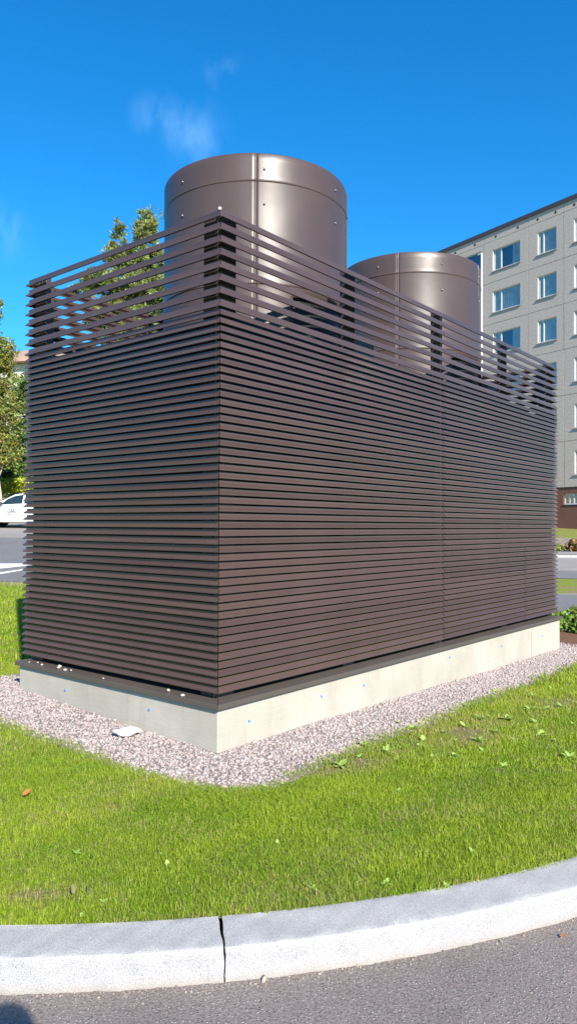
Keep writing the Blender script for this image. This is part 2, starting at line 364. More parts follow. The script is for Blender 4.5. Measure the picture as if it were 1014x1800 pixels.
# ------------------------------------------------------------------ near kerb of granite stones
def vnoise(P, f, seed=0):
    x, y, z = P[:, 0]*f, P[:, 1]*f, P[:, 2]*f
    return (np.sin(x*1.7+y*2.3+seed)+np.sin(y*3.1-z*2.7+seed*2+1)+np.sin(z*4.3+x*3.7+seed*3)+np.sin(x*6.1-y*5.3+z*2.9+seed))/4
kerb = thing('kerb', None, None); kerb['kind'] = 'structure'; kerb.empty_display_size = .05
sj = KR*math.asin((-0.222-KX)/KR)
def kerb_stone(s0, s1, seed, slant0=0, slant1=0):
    # section: (offset behind the front line, z), rough-hewn
    sec = [(0.0, -.12), (-.004, -.01), (-.004, .02), (0, .045), (.001, .07), (.002, .095), (.003, .112), (.007, .119), (.015, .1225), (.045, .126), (.08, .130), (.115, .134), (.15, .138), (.176, .141), (.186, .141), (.188, .13), (.188, -.12)]
    n = max(10, int((s1-s0)/.022)); V = []
    for i in range(n+1):
        s = s0+(s1-s0)*i/n
        for o, z in sec:
            sl = (slant0*(1-i/n)**6+slant1*(i/n)**6)*(o/.19)
            (x, y), a = kerb_pt(s+sl); V.append((x-math.sin(a)*o, y+math.cos(a)*o, z))
    V = np.array(V); k = len(sec)
    nz1 = vnoise(V, 9, seed)*.006+vnoise(V, 31, seed+2)*.0028+vnoise(V, 77, seed+3)*.0013
    N = np.zeros_like(V); idx = np.arange(len(V)) % k
    up = (idx >= 8) & (idx <= 13); N[up, 2] = 1; fr = (idx >= 1) & (idx <= 5); N[fr, 1] = -1
    ed = (idx == 6) | (idx == 7); N[ed] = (0, -.8, .8)
    V = V+N*nz1[:, None]*np.where(ed, 1.7, 1)[:, None]
    endm = np.zeros(len(V)); endm[:k] = 1; endm[-k:] = -1
    V[:, 0] += endm*(vnoise(V, 26, seed+9)*.004)
    F = [(i*k+j, (i+1)*k+j, (i+1)*k+j+1, i*k+j+1) for i in range(n) for j in range(k-1)]
    b = MB().add(V.tolist(), F); b.f.append(tuple(range(k-1, -1, -1))); b.f.append(tuple(range(n*k, n*k+k)))
    o = place('kerb_stone', b.mesh(M['granite'], True), kerb)
    m = o.modifiers.new('split', 'EDGE_SPLIT'); m.split_angle = rad(50); return o
kerb_stone(sj+.003, sj+1.75, 1, slant0=.0); kerb_stone(sj-1.7, sj-.003, 5, slant1=-.009)
kerb_stone(sj+1.762, sj+3.4, 8); kerb_stone(sj-3.3, sj-1.71, 12)
for i in range(3): kerb_stone(sj+3.41+i*1.7, sj+5.1+i*1.7, 15+i); kerb_stone(sj-5.0-i*1.7, sj-3.31-i*1.7, 25+i)

# ------------------------------------------------------------------ the louvred plant enclosure
CX, CY, TH = -0.45, 4.82, rad(50.56)
LX, LY = 6.09, 2.27                      # long side (local +x), short side (local +y); outward is -y / -x
RV = Vector((math.cos(TH), math.sin(TH))); LV = Vector((-math.sin(TH), math.cos(TH)))
def to_world(a, b): return (CX+RV.x*a+LV.x*b, CY+RV.y*a+LV.y*b)
def to_local(x, y):
    dx, dy = np.asarray(x)-CX, np.asarray(y)-CY
    return dx*RV.x+dy*RV.y, dx*LV.x+dy*LV.y
BASE = (CX, CY, 0)
# concrete plinth with metal cap flashing
pl = thing('concrete_plinth', 'pale cast concrete plinth with brown metal capping under the louvred enclosure', 'plinth', BASE, TH)
g = .045; g2 = .004
o = place('wall', MB().box(-g, LX+g2, -g, LY+g2, -.35, .49).mesh(M['concrete']), pl); bevel(o, .006)
def flashing(x0, x1, y0, y1, inset, rise):
    """sloping capping strip along each side, mitred"""
    a = [(x0, y0), (x1, y0), (x1, y1), (x0, y1)]; b = [(x0+inset, y0+inset), (x1-inset, y0+inset), (x1-inset, y1-inset), (x0+inset, y1-inset)]
    for i in range(4):
        j = (i+1) % 4; A, B_, C_, D = a[i], a[j], b[j], b[i]
        zt, zi = .512, .512+rise
        d = Vector((B_[0]-A[0], B_[1]-A[1])).normalized()*.0015
        A = (A[0]+d.x, A[1]+d.y); D = (D[0]+d.x, D[1]+d.y); B_ = (B_[0]-d.x, B_[1]-d.y); C_ = (C_[0]-d.x, C_[1]-d.y)
        vs_ = [(*A, zt-.034), (*B_, zt-.034), (*B_, zt), (*A, zt), (*C_, zi), (*D, zi), (*C_, .4895), (*D, .4895)]
        o = place('capping', mesh(vs_, [(0, 1, 2, 3), (3, 2, 4, 5), (5, 4, 6, 7), (1, 0, 7, 6), (0, 3, 5, 7), (2, 1, 6, 4)], M['flash']), pl); bevel(o, .003)
flashing(-g-.03, LX+g2+.026, -g-.03, LY+g2+.026, .18, .022)
plug = MB().tube((0, .004, 0), (0, -.004, 0), .011, .009, 10)
pm = plug.mesh(M['plug'])
for (a, z) in ((.25, .345), (1.05, .37), (1.62, .36), (3.1, .39), (4.3, .35), (5.5, .33)): place('form_tie_plug', pm, pl, (a, -g-.001, z))
for (b, z) in ((.62, .37), (1.62, .36)): place('form_tie_plug', pm, pl, (-g-.001, b, z), (0, 0, -math.pi/2))
# thin cast joints in the concrete
for a in (5.15,): place('cast_joint', MB().box(a, a+.004, -g-.0015, -g+.01, .05, .484).mesh(M['fines']), pl)

# louvre slats
scr = thing('louvre_screen', 'tall dark brown metal louvre screen enclosing the plant, standing on the concrete plinth', 'louvre screen', (CX, CY, .5), TH)
PROF = [(.0205, 0), (.021, .0085), (.019, .0105), (.001, .0275), (0, .030), (0, .051), (-.0008, .052), (-.003, .051), (-.003, .0285), (.0145, .0105), (.0155, .0025), (.006, .0025), (.006, .0), ]
PROF_LOW = [(o_, z-.0095 if z > .04 else z) for o_, z in PROF]
def slat_mesh(length, m0, m1, low=False, gap=.0032):
    P_ = PROF_LOW if low else PROF; V = []; k = len(P_)
    for o_, z in P_: V.append((gap-m0*o_ if m0 else .006, -o_, z))
    for o_, z in P_: V.append((length-gap+m1*o_ if m1 else length-.006, -o_, z))
    F = [(i, (i+1) % k, k+(i+1) % k, k+i) for i in range(k)] + [tuple(range(k-1, -1, -1)), tuple(range(k, 2*k))]
    F = [f[::-1] for f in F]
    return mesh(V, F, M['slat'])
ZB, ZT, NLOW, NUP, PUP = .566, 3.715, 47, 8, .084
zlow = [ZB+(3.715-7*PUP-.052-ZB)/NLOW*i for i in range(NLOW)]
zup = [ZT-.052-i*PUP for i in range(NUP)]
zall = [(z, True) for z in zlow]+[(z, False) for z in zup]
HALF = 3.05; THIRD = 5.06
SM = {q: [slat_mesh(*a, q) for a in ((HALF, 1, 0), (LX-HALF, 0, 1), (THIRD-HALF, 0, 0), (LX-THIRD, 0, 1), (LY, 1, 1), (LX, 1, 1))] for q in (True, False)}
rs = random.Random(3)
for i, (z, low) in enumerate(zall):
    mA, mB, mB1, mB2, mL, mLong = SM[low]
    jz = lambda: z-.5+rs.uniform(-.0007, .0007)
    tilt = lambda: (rs.uniform(-.02, .02), rs.uniform(-.0003, .0003), 0)
    place('slat', mA, scr, (0, 0, jz()), tilt())
    if i < 16:
        place('slat', mB1, scr, (HALF, 0, jz()), tilt()); place('slat', mB2, scr, (THIRD, 0, jz()), tilt())
    else: place('slat', mB, scr, (HALF, 0, jz()), tilt())
    # short front side runs from (0, LY) to (0, 0)
    a, b, _ = tilt(); place('slat', mL, scr, (0, LY, jz()), (a, b, -math.pi/2))
    a, b, _ = tilt(); place('slat', mL, scr, (LX, 0, jz()), (a, b, math.pi/2))
    a, b, _ = tilt(); place('slat', mLong, scr, (LX, LY, jz()), (a, b, math.pi))
# posts behind the slats with fixing clips
clip = MB().box(-.006, .006, -.002, .014, -.006, .006).mesh(M['steel']); 
def post(x0, x1, y0, y1, clips=()):
    o = place('post', MB().box(x0, x1, y0, y1, .005, ZT-.5+.012).mesh(M['post']), scr); bevel(o, .004)
    for (cx_, cy_, rz_, zz) in clips: place('clip', clip, o, (cx_, cy_, zz), (0, 0, rz_))
t0 = .038
for a in (1.525, HALF, 4.57):
    cl = [(a-.05, -.001+.034, 0, ZT-.5+.010), (a+.03, .034, 0, ZT-.5+.010)]
    if a == HALF: cl += [(a+s_, .012, 0, z-.5+.052) for z in zup for s_ in (-.022, .016)]
    w = .145; off = -.09 if a == HALF else -.07
    post(a+off, a+off+w, t0, t0+.05, cl); post(a+off, a+off+w, LY-t0-.05, LY-t0)
b = LY/2; post(LX-t0-.05, LX-t0, b-.07, b+.07)
for (sx, sy) in ((0, 0), (1, 0), (0, 1), (1, 1)):
    X = t0 if sx == 0 else LX-t0; Y = t0 if sy == 0 else LY-t0; dx = 1 if sx == 0 else -1; dy = 1 if sy == 0 else -1
    x0, x1 = sorted((X, X+dx*.15)); y0, y1 = sorted((Y, Y+dy*.05))
    cl = []
    if (sx, sy) == (0, 0):
        cl = [(X+.03+k*.05, .02, 0, ZT-.5+.006) for k in range(3)]+[(.02, Y+.03+k*.05, -math.pi/2, ZT-.5+.006) for k in range(3)]+[(.006, .006, .78, ZT-.5+.008)]
    if (sx, sy) == (0, 1): cl = [(.02, Y-.03, -math.pi/2, ZT-.5+.008), (.02, Y-.09, -math.pi/2, ZT-.5+.008)]
    post(x0, x1, y0, y1, cl)
    x0, x1 = sorted((X, X+dx*.05)); y0, y1 = sorted((Y+dy*.052, Y+dy*.16)); post(x0, x1, y0, y1)
# upright end trims that close the slat ends at the corner
# casing of the cooling unit inside, near black so the slat gaps read as shade
cu = thing('cooling_unit', 'boxy cooling unit casing, coloured black for the shade inside the louvre screen', 'cooling unit', (CX, CY, .5), TH)
o = place('casing', MB().box(.10, LX-.10, .10, LY-.10, .005, 2.55).mesh(M['unit']), cu); bevel(o, .01)
place('rail', MB().box(.3, LX-.3, .24, .30, 2.545, 2.66).mesh(M['unit']), cu); place('rail', MB().box(.3, LX-.3, LY-.30, LY-.24, 2.545, 2.66).mesh(M['unit']), cu)
for a in (1.9, 4.75): place('motor_box', MB().box(a, a+.42, .32, .50, 2.66, 2.86).mesh(simple('motor_grey', (.11, .12, .115), .5)), cu)

# fan drums
def drum(a, seams, label, bolts):
    cx_, cy_ = to_world(a, LY/2+.002); Z0, Z1 = 3.16, 4.66; Rr = .828
    d = thing('fan_drum', label, 'fan drum', (cx_, cy_, Z0), 0, 'brown fan drums rising out of the louvre screen')
    ang = lambda t: (math.sin(t)*1, -math.cos(t))         # t measured from -Y towards +X
    zb1, zb2 = Z1-.225-Z0, 3.60-Z0
    zs = [0, .02, .1, .2, .3, .352]
    for zb in (zb2, zb1): zs += [zb-.012, zb-.008, zb-.004, zb, zb+.004, zb+.008, zb+.012]
    zs += [zb2+.1, zb2+.25, zb2+.4, zb2+.55, zb1+.05, zb1+.1, zb1+.16, Z1-Z0-.006, Z1-Z0]
    zs = sorted(set(round(z, 4) for z in zs))
    def rr(z):
        r = Rr
        for zb in (zb1, zb2): r += .0085*math.exp(-((z-zb)/.0048)**2)
        if z >= Z1-Z0-.002: r -= .004
        return r
    ss = sorted(seams); tc = math.atan2(RV.y, RV.x)  # right-hand side of enclosure faces along -LV
    tcut = math.atan2(-LV.x, LV.y)
    for i in range(len(ss)):
        t0_, t1_ = ss[i], ss[(i+1) % len(ss)]
        if t1_ <= t0_: t1_ += 2*math.pi
        n = int((t1_-t0_)/rad(2.2)); V = []; F = []; nz_ = len(zs)
        for k in range(n+1):
            t = t0_+(t1_-t0_)*k/n+(rad(.8) if k == n else 0)
            lift = .004*max(0, 1-(n-k)/1.2)
            for z in zs:
                r = rr(z)+lift+.0012*math.sin(t*5+z*3+i)+.0008*math.sin(t*11-z*5); x, y = ang(t); V.append((x*r, y*r, z))
        for k in range(n):
            tm = t0_+(t1_-t0_)*(k+.5)/n; dd = (tm-tcut+math.pi) % (2*math.pi)-math.pi
            for j in range(nz_-1):
                if abs(dd) < rad(26) and zs[j+1] <= .3525: continue
                F.append((k*nz_+j, (k+1)*nz_+j, (k+1)*nz_+j+1, k*nz_+j+1))
        o = place('shell_panel', mesh(V, F, M['drum'], True), d)
        m = o.modifiers.new('thickness', 'SOLIDIFY'); m.thickness = .004; m.offset = -1
        # narrow cover strip over the seam
        V = []; F = []; ts = [t0_-rad(.55), t0_-rad(.40), t0_+rad(.40), t0_+rad(.55)]; hh = [0.001, .0065, .0065, 0.001]
        for t, h in zip(ts, hh):
            for z in zs: r = rr(z)+h; x, y = ang(t); V.append((x*r, y*r, z))
        for k in range(3):
            for j in range(nz_-1):
                dd = (t0_-tcut+math.pi) % (2*math.pi)-math.pi
                F.append((k*nz_+j, (k+1)*nz_+j, (k+1)*nz_+j+1, k*nz_+j+1))
        place('seam_strip', mesh(V, F, M['drum'], True), o)
    # black capped cylinder, its colour stands in for the shade inside the drum
    V = []; F = []; n = 48
    for z in (-.02, 1.2):
        for k in range(n): x, y = ang(2*math.pi*k/n); V.append((x*(Rr-.03), y*(Rr-.03), z))
    F = [(k, (k+1) % n, n+(k+1) % n, n+k) for k in range(n)]+[tuple(range(n-1, -1, -1)), tuple(range(n, 2*n))]
    place('dark_hollow', mesh(V, F, M['unit']), d)
    bm = bmesh.new(); bmesh.ops.create_uvsphere(bm, u_segments=10, v_segments=6, radius=.0105); me = bpy.data.meshes.new('bolt'); bm.to_mesh(me); bm.free(); me.materials.append(M['steel_dull'])
    me.polygons.foreach_set('use_smooth', [True]*len(me.polygons))
    for t, z in bolts:
        x, y = ang(t); place('bolt', me, d, (x*(Rr+.002), y*(Rr+.002), z-Z0))
    return d
M['steel_dull'] = simple('painted_bolt', (.22, .19, .18), .3, .6, .6)
dl = ('large brown metal fan drum above the corner of the screen, the nearer to the kerb', 'brown metal fan drum at the end of the screen beside the apartment block')
b1 = [(rad(2.65+math.degrees(math.asin(u))), z) for u in (-.74, .08, .82) for z in (4.53, 4.245)]+[(rad(-88), 4.3), (rad(-88), 4.53)]
drum(1.60, [rad(2.2), rad(84), rad(178), rad(268)], dl[0], b1)
b2 = [(rad(-9.2+math.degrees(math.asin(u))), z) for u in (-.42, .42, .95) for z in (4.53, 4.245)]
drum(4.37, [rad(-18.5), rad(60), rad(152), rad(243)], dl[1], b2)

# ------------------------------------------------------------------ gravel bed around the plinth
def rect_dist(x, y):
    a, b = to_local(x, y)
    dx = np.maximum(np.maximum(-g-a, a-(LX+g2)), 0); dy = np.maximum(np.maximum(-g-b, b-(LY+g2)), 0)
    inside = (a > -g) & (a < LX+g2) & (b > -g) & (b < LY+g2)
    return np.where(inside, -1, np.hypot(dx, dy))
def bed_width(x, y):
    a, b = to_local(x, y)
    return .50+.05*(a < 0)+.05*wob(x, y, 2.6)+.025*wob(x, y, 9, 3)
V = []; F = []
cor = [((-g, -g), math.pi, 1.5*math.pi), ((LX+g2, -g), 1.5*math.pi, 2*math.pi), ((LX+g2, LY+g2), 0, .5*math.pi), ((-g, LY+g2), .5*math.pi, math.pi)]
pts = []
for ci in range(4):
    (px, py), a0, a1 = cor[ci]
    for k in range(9): t = a0+(a1-a0)*k/8; pts.append((px, py, math.cos(t), math.sin(t)))
    (qx, qy), _, _ = cor[(ci+1) % 4]; nn = int(math.hypot(qx-px, qy-py)/.12)
    for k in range(1, nn): pts.append((px+(qx-px)*k/nn, py+(qy-py)*k/nn, math.cos(a1), math.sin(a1)))
NB = 8
for (px, py, ux, uy) in pts:
    for j in range(NB):
        q0 = to_world(px+ux*.55, py+uy*.55); w = float(bed_width(*q0))+.05; r = -.03+(w+.03)*j/(NB-1)
        x, y = to_world(px+ux*r, py+uy*r); V.append((x, y, gz(x, y)+.012*(1-j/(NB-1))+.004))
nP = len(pts)
for i in range(nP):
    for j in range(NB-1): F.append((i*NB+j, i*NB+j+1, ((i+1) % nP)*NB+j+1, ((i+1) % nP)*NB+j))
tag(place('gravel_bed', mesh(V, F, M['fines'], True)), kind='structure')
def rock_protos(k, sub=1):
    out_ = []
    for i in range(k):
        bm = bmesh.new(); bmesh.ops.create_icosphere(bm, subdivisions=sub, radius=1.0)
        v = np.array([q.co[:] for q in bm.verts]); f = np.array([[w.index for w in q.verts] for q in bm.faces]); bm.free()
        v *= RNG.uniform(.68, 1.25, (len(v), 1)); v *= np.array([1.15, .85, .62]); out_.append((v, f))
    return out_
def euler_mats(n, full=True):
    q = RNG.normal(size=(n, 4)); q /= np.linalg.norm(q, axis=1)[:, None]; w, x, y, z = q.T
    return np.stack([np.stack([1-2*(y*y+z*z), 2*(x*y-z*w), 2*(x*z+y*w)], 1), np.stack([2*(x*y+z*w), 1-2*(x*x+z*z), 2*(y*z-x*w)], 1), np.stack([2*(x*z-y*w), 2*(y*z+x*w), 1-2*(x*x+y*y)], 1)], 1)
def stones(n_try, dens_fn, size, seed):
    wx = RNG.uniform(-3.6, 5.4, n_try); wy = RNG.uniform(3.7, 12.2, n_try)
    d = rect_dist(wx, wy); bw = bed_width(wx, wy)
    a, b = to_local(wx, wy)
    vis = (a < .2) | (b < .2) | ((a > LX) & (b < 1.2))
    keep = (d >= 0.002) & (d < bw+RNG.normal(0, .022, n_try)) & vis
    keep &= RNG.random(n_try) < np.clip(1.25-(d/bw)**6*.75, 0, 1)
    wx, wy, d = wx[keep], wy[keep], d[keep]; n = len(wx)
    s = np.exp(RNG.normal(math.log(size), .30, n)); 
    R = euler_mats(n); protos = rock_protos(7)
    z = ground_z(wx, wy)+.012*(1-d/.6)+s*RNG.uniform(-.15, .75, n)
    pal = np.array((.665, .64, .64))*np.array([(.50, .43, .41), (.47, .365, .335), (.40, .37, .36), (.58, .53, .50), (.34, .30, .295), (.54, .42, .385), (.26, .23, .225)])
    ci = RNG.choice(len(pal), n, p=[.26, .22, .16, .15, .08, .08, .05]); colr = pal[ci]*RNG.uniform(.85, 1.15, (n, 1))
    Vs, Fs, Cs, base = [], [], [], 0; pi_ = RNG.integers(0, len(protos), n)
    for k, (pv, pf) in enumerate(protos):
        m = pi_ == k; c = int(m.sum())
        v = np.einsum('nij,vj->nvi', R[m], pv)*s[m][:, None, None]; v += np.stack([wx[m], wy[m], z[m]], 1)[:, None, :]
        Vs.append(v.reshape(-1, 3)); Fs.append((pf[None]+(np.arange(c)*len(pv))[:, None, None]).reshape(-1, 3)+base); base += c*len(pv)
        Cs.append(np.repeat(colr[m], len(pv), 0))
    return np.concatenate(Vs), np.concatenate(Fs), np.concatenate(Cs)
Vg, Fg, Cg = stones(430000, None, .0079, 1)
gr = place('gravel', np_mesh('gravel', Vg, Fg, M['gravel'], Cg)); tag(gr, 'loose pinkish grey crushed stone around the concrete plinth', 'gravel', kind='stuff')
def lone_rock(name, x, y, z, s, col, label, cat, group=None, sub=2, squash=(1, 1, 1)):
    v, f = rock_protos(1, sub)[0]; v = v*np.array(squash)*s; v[:, 2] -= v[:, 2].min()
    me = np_mesh(name, v, f, M['gravel'], np.tile(col, (len(v), 1))); o = place(name, me, None, (x, y, z), (0, 0, RNG.uniform(0, 6)))
    return tag(o, label, cat, group)
lone_rock('rock', -1.085, 5.05, gz(-1.085, 5.05)+.012, .068, (.86, .84, .80), 'white fist sized rock lying on the gravel beside the plinth', 'rock', squash=(1.15, .8, .75))
for k, (bb, aa, s) in enumerate(((2.03, -.03, .009), (1.93, -.055, .011), (1.74, -.02, .018), (1.71, -.045, .014), (1.60, -.06, .016), (1.55, -.04, .010), (1.12, -.06, .010), (.44, -.03, .016), (.27, -.055, .014), (2.12, -.05, .008))):
    x, y = to_world(aa, bb); lone_rock('pebble', x, y, .512+.022*(aa+.087)/.2, s, (.44, .40, .375) if k != 7 else (.50, .36, .28),
        'small pale pebble lying on the brown metal capping of the plinth' if k != 7 else 'reddish brown pebble lying among pale ones on the plinth capping', 'pebble', 'pebbles on the capping', 1)

# ------------------------------------------------------------------ grass
def bare(x, y):
    """0 = full grass, 1 = bare soil"""
    b = np.zeros_like(x)
    for (px, py, rx, ry, an, k) in ((1.22, 5.43, .45, .24, .5, 1.0), (.22, 4.55, .36, .05, .55, .9), (1.75, 5.95, .45, .2, .5, .75), (2.3, 6.5, .4, .2, .6, .6), (.55, 4.75, .3, .12, .6, .6), (-1.02, 3.05, .22, .07, 0, .7), (.72, 5.02, .14, .08, .3, .7), (-.9, 3.9, .10, .06, 0, .5), (1.1, 3.28, .3, .03, .5, .5), (.55, 3.9, .12, .07, .2, .45), (1.9, 5.6, .3, .12, .2, .5)):
        dx, dy = x-px, y-py; u = dx*math.cos(an)+dy*math.sin(an); v = -dx*math.sin(an)+dy*math.cos(an)
        b = np.maximum(b, k*np.exp(-((u/rx)**2+(v/ry)**2)*1.2+.25*wob(x, y, 14)))
    edge = y-(kline(x)+KW); b = np.maximum(b, .55*np.exp(-np.clip(edge, 0, 9)/.03)*(wob(x, y, 7)*.7+.35))
    return np.clip(b, 0, 1)
def grass_pts(n, x0, x1, y0, y1, spread):
    x = RNG.uniform(x0, x1, n); y = RNG.uniform(y0, y1, n)
    k = (y > kline(x)+KW-.008) & (np.abs(x) < .42*y+spread); x, y = x[k], y[k]
    d = rect_dist(x, y); bw = bed_width(x, y)
    k = (d < 0) | (d > bw-.015+RNG.normal(0, .03, len(x))); k &= d >= 0; x, y = x[k], y[k]
    k = ~((x > 2.9) & (y > 9.3) & (y < 13)); x, y = x[k], y[k]
    dn = 1-bare(x, y)-.28*np.clip(wob(x, y, 3.3)+.2*wob(x, y, 11, 2)-.25, 0, 1)
    k = RNG.random(len(x)) < np.clip(dn, .04, 1); return x[k], y[k]
def blades(x, y, hgt, wid):
    n = len(x); z = ground_z(x, y)-.003
    patch = wob(x, y, 2.2, 1)*.5+wob(x, y, 6.3, 4)*.5
    h = hgt*np.exp(RNG.normal(0, .30, n))*(1+.35*patch+.25*np.clip(wob(x, y, 9.5, 8), 0, 1))*(1-.35*bare(x, y)); w = wid*RNG.uniform(.7, 1.25, n)
    az = RNG.uniform(0, 2*math.pi, n); ln = np.abs(RNG.normal(0, .50, n))+.18
    d = np.stack([np.cos(az), np.sin(az)], 1); sdv = np.stack([-np.sin(az), np.cos(az)], 1)
    tw = RNG.normal(0, .7, n); sd2 = np.stack([sdv[:, 0]*np.cos(tw)+d[:, 0]*np.sin(tw), sdv[:, 1]*np.cos(tw)+d[:, 1]*np.sin(tw)], 1)
    V = np.zeros((n, 5, 3)); b = np.stack([x, y], 1)
    V[:, 0, :2] = b-sd2*w[:, None]/2; V[:, 1, :2] = b+sd2*w[:, None]/2; V[:, 0, 2] = V[:, 1, 2] = z
    mid = b+d*(h*np.sin(ln*.55)*.55)[:, None]; V[:, 2, :2] = mid-sd2*w[:, None]*.42; V[:, 3, :2] = mid+sd2*w[:, None]*.42
    V[:, 2, 2] = V[:, 3, 2] = z+h*.55
    V[:, 4, :2] = b+d*(h*np.sin(ln)*.95)[:, None]; V[:, 4, 2] = z+h*.55+h*.45*np.cos(np.minimum(ln*1.7, 1.45))
    F = np.array([(0, 1, 3), (0, 3, 2), (2, 3, 4)]); F = (F[None]+(np.arange(n)*5)[:, None, None]).reshape(-1, 3)
    gA, gB, gC = np.array((.18, .315, .014)), np.array((.405, .49, .036)), np.array((.52, .43, .19))
    t = np.clip(.48+.62*patch+RNG.normal(0, .24, n), 0, 1)[:, None]; c = gA*(1-t)+gB*t
    dead = RNG.random(n) < np.clip(.05+.55*bare(x, y)+.32*np.clip(-wob(x, y, 3.1, 6)-.1, 0, 1), 0, 1)
    c[dead] = gC*RNG.uniform(.6, 1.1, (int(dead.sum()), 1)); c = c*RNG.uniform(.8, 1.2, (n, 1))
    C = np.repeat(c, 5, 0); C = C.reshape(n, 5, 3); 
    return V.reshape(-1, 3), F, C.reshape(-1, 3)
parts = []
for (n, box, sp, h, w) in ((430000, (-2.6, 2.9, 2.7, 4.6), .7, .0245, .0023), (250000, (-3.6, 3.9, 4.6, 7.2), .7, .030, .0034), (130000, (-6.5, 5.5, 7.2, 13.0), .3, .042, .008)):
    x, y = grass_pts(n, *box, sp); parts.append(blades(x, y, h, w))
base = 0; Vs, Fs, Cs = [], [], []
for v, f, c in parts: Vs.append(v); Fs.append(f+base); Cs.append(c); base += len(v)
go = place('lawn_grass', np_mesh('lawn_grass', np.concatenate(Vs), np.concatenate(Fs), M['grass'], np.concatenate(Cs)))
tag(go, 'short bright green mown grass between the kerb and the gravel', 'grass', kind='stuff')
def far_tufts(x0, x1, y0, y1, n):
    x = RNG.uniform(x0, x1, n); y = RNG.uniform(y0, y1, n); return blades(x, y, .06, .02)
# broadleaf weeds in the lawn
def leaf_faces(L, Wd, az, el, curl, n=5):
    V = []; F = []
    for i in range(n+1):
        t = i/n; r = L*t; e = el-curl*t
        x = r*math.cos(el-curl*t*.5); z = r*math.sin(el-curl*t*.5)
        w = Wd*math.sin(math.pi*min(1, .12+t*.86))**.8*(1 if i < n else .05)
        for s in (-1, 0, 1): V.append((x*math.cos(az)-s*w*math.sin(az), x*math.sin(az)+s*w*math.cos(az), z+abs(s)*w*.25))
    for i in range(n):
        for s in (0, 1): a = i*3+s; F.append((a, a+1, a+4, a+3))
    return V, F
def weed_mesh(seed, nl, L, kind):
    r = random.Random(seed); b = MB()
    for i in range(nl):
        az = i*2.4+r.uniform(-.3, .3); v, f = leaf_faces(L*r.uniform(.6, 1.15), L*r.uniform(.16, .26)*(1.5 if kind else 1), az, r.uniform(.35, 1.1), r.uniform(.3, .9)); b.add(v, f)
    V = np.array(b.v); me = mesh(b.v, b.f, M['leaf'], True)
    at = me.color_attributes.new('tint', 'FLOAT_COLOR', 'POINT'); c = np.ones((len(V), 4), np.float32); c[:, :3] = np.array((.34, .47, .11))*(1 if not kind else 1.1); at.data.foreach_set('color', c.ravel())
    return me
WM = [weed_mesh(11, 7, .055, 0), weed_mesh(12, 9, .065, 0), weed_mesh(13, 4, .034, 1), weed_mesh(14, 6, .045, 1)]
wpos = [(870, 1215), (935, 1222), (862, 1252), (905, 1300), (940, 1268), (985, 1240), (995, 1215), (960, 1245), (870, 1285), (840, 1300), (770, 1258), (745, 1300), (700, 1270), (725, 1280), (735, 1310), (640, 1310), (632, 1330), (600, 1345), (560, 1350), (800, 1330), (885, 1345), (1000, 1330),
    (430, 1410), (520, 1440), (490, 1480), (550, 1560), (560, 1580), (700, 1390), (750, 1405), (470, 1385), (290, 1500), (300, 1520), (245, 1575), (190, 1585), (150, 1610), (140, 1500), (630, 1550), (680, 1550), (705, 1535), (785, 1555), (905, 1520), (830, 1495), (90, 1490), (120, 1425), (820, 1240), (845, 1262), (905, 1240), (950, 1290), (975, 1300), (890, 1262), (800, 1300), (815, 1275), (780, 1285), (930, 1245), (1005, 1270), (965, 1210), (760, 1330), (680, 1320), (650, 1345), (850, 1320)]
F1 = 1307.0
for k, (px, py) in enumerate(wpos):
    zg = .15; 
    for _ in range(4): Y = (EYE-zg)*F1/(py-924); X = (px-507)/F1*Y; zg = gz(X, Y)
    right = px > 540 and py < 1350
    o = place('weed', WM[k % 4 if right else 2+k % 2], None, (X, Y, zg+.002), (0, 0, k*1.9), (1+.25*math.sin(k*3.1),)*3)
    if not right: o.scale = (.62, .62, .75)
    if right: tag(o, 'leafy light green weed in the patchy lawn beside the gravel strip', 'weed', 'weeds by the gravel')
    else: tag(o, 'tiny round leaved seedling in the green lawn near the granite kerb', 'weed', 'seedlings in the lawn')
def dry_leaf(x, y, z, s, rot, col, label):
    v, f = leaf_faces(s, s*.33, 0, .1, -.5); me = mesh(v, f, M['leaf'], True)
    at = me.color_attributes.new('tint', 'FLOAT_COLOR', 'POINT'); c = np.ones((len(v), 4), np.float32); c[:, :3] = col; at.data.foreach_set('color', c.ravel())
    tag(place('fallen_leaf', me, None, (x, y, z), rot), label, 'leaf')
dry_leaf(-1.40, 3.97, gz(-1.4, 3.97)+.035, .05, (.3, -.2, .7), (.50, .20, .06), 'orange fallen leaf lying on the lawn below the gravel')
dry_leaf(-.80, 3.02, gz(-.8, 3.02)+.02, .055, (0, -1.1, .4), (.48, .36, .20), 'dry tan leaf standing in the grass, the taller of two')
dry_leaf(-.86, 3.03, gz(-.86, 3.03)+.02, .04, (.2, -1.0, 2.6), (.34, .24, .15), 'short dry brown leaf standing in the grass beside a tan one')
dry_leaf(1.10, 3.00, .012, .022, (0, 0, .9), (.42, .15, .05), 'small rust coloured leaf on the asphalt beside the kerb')

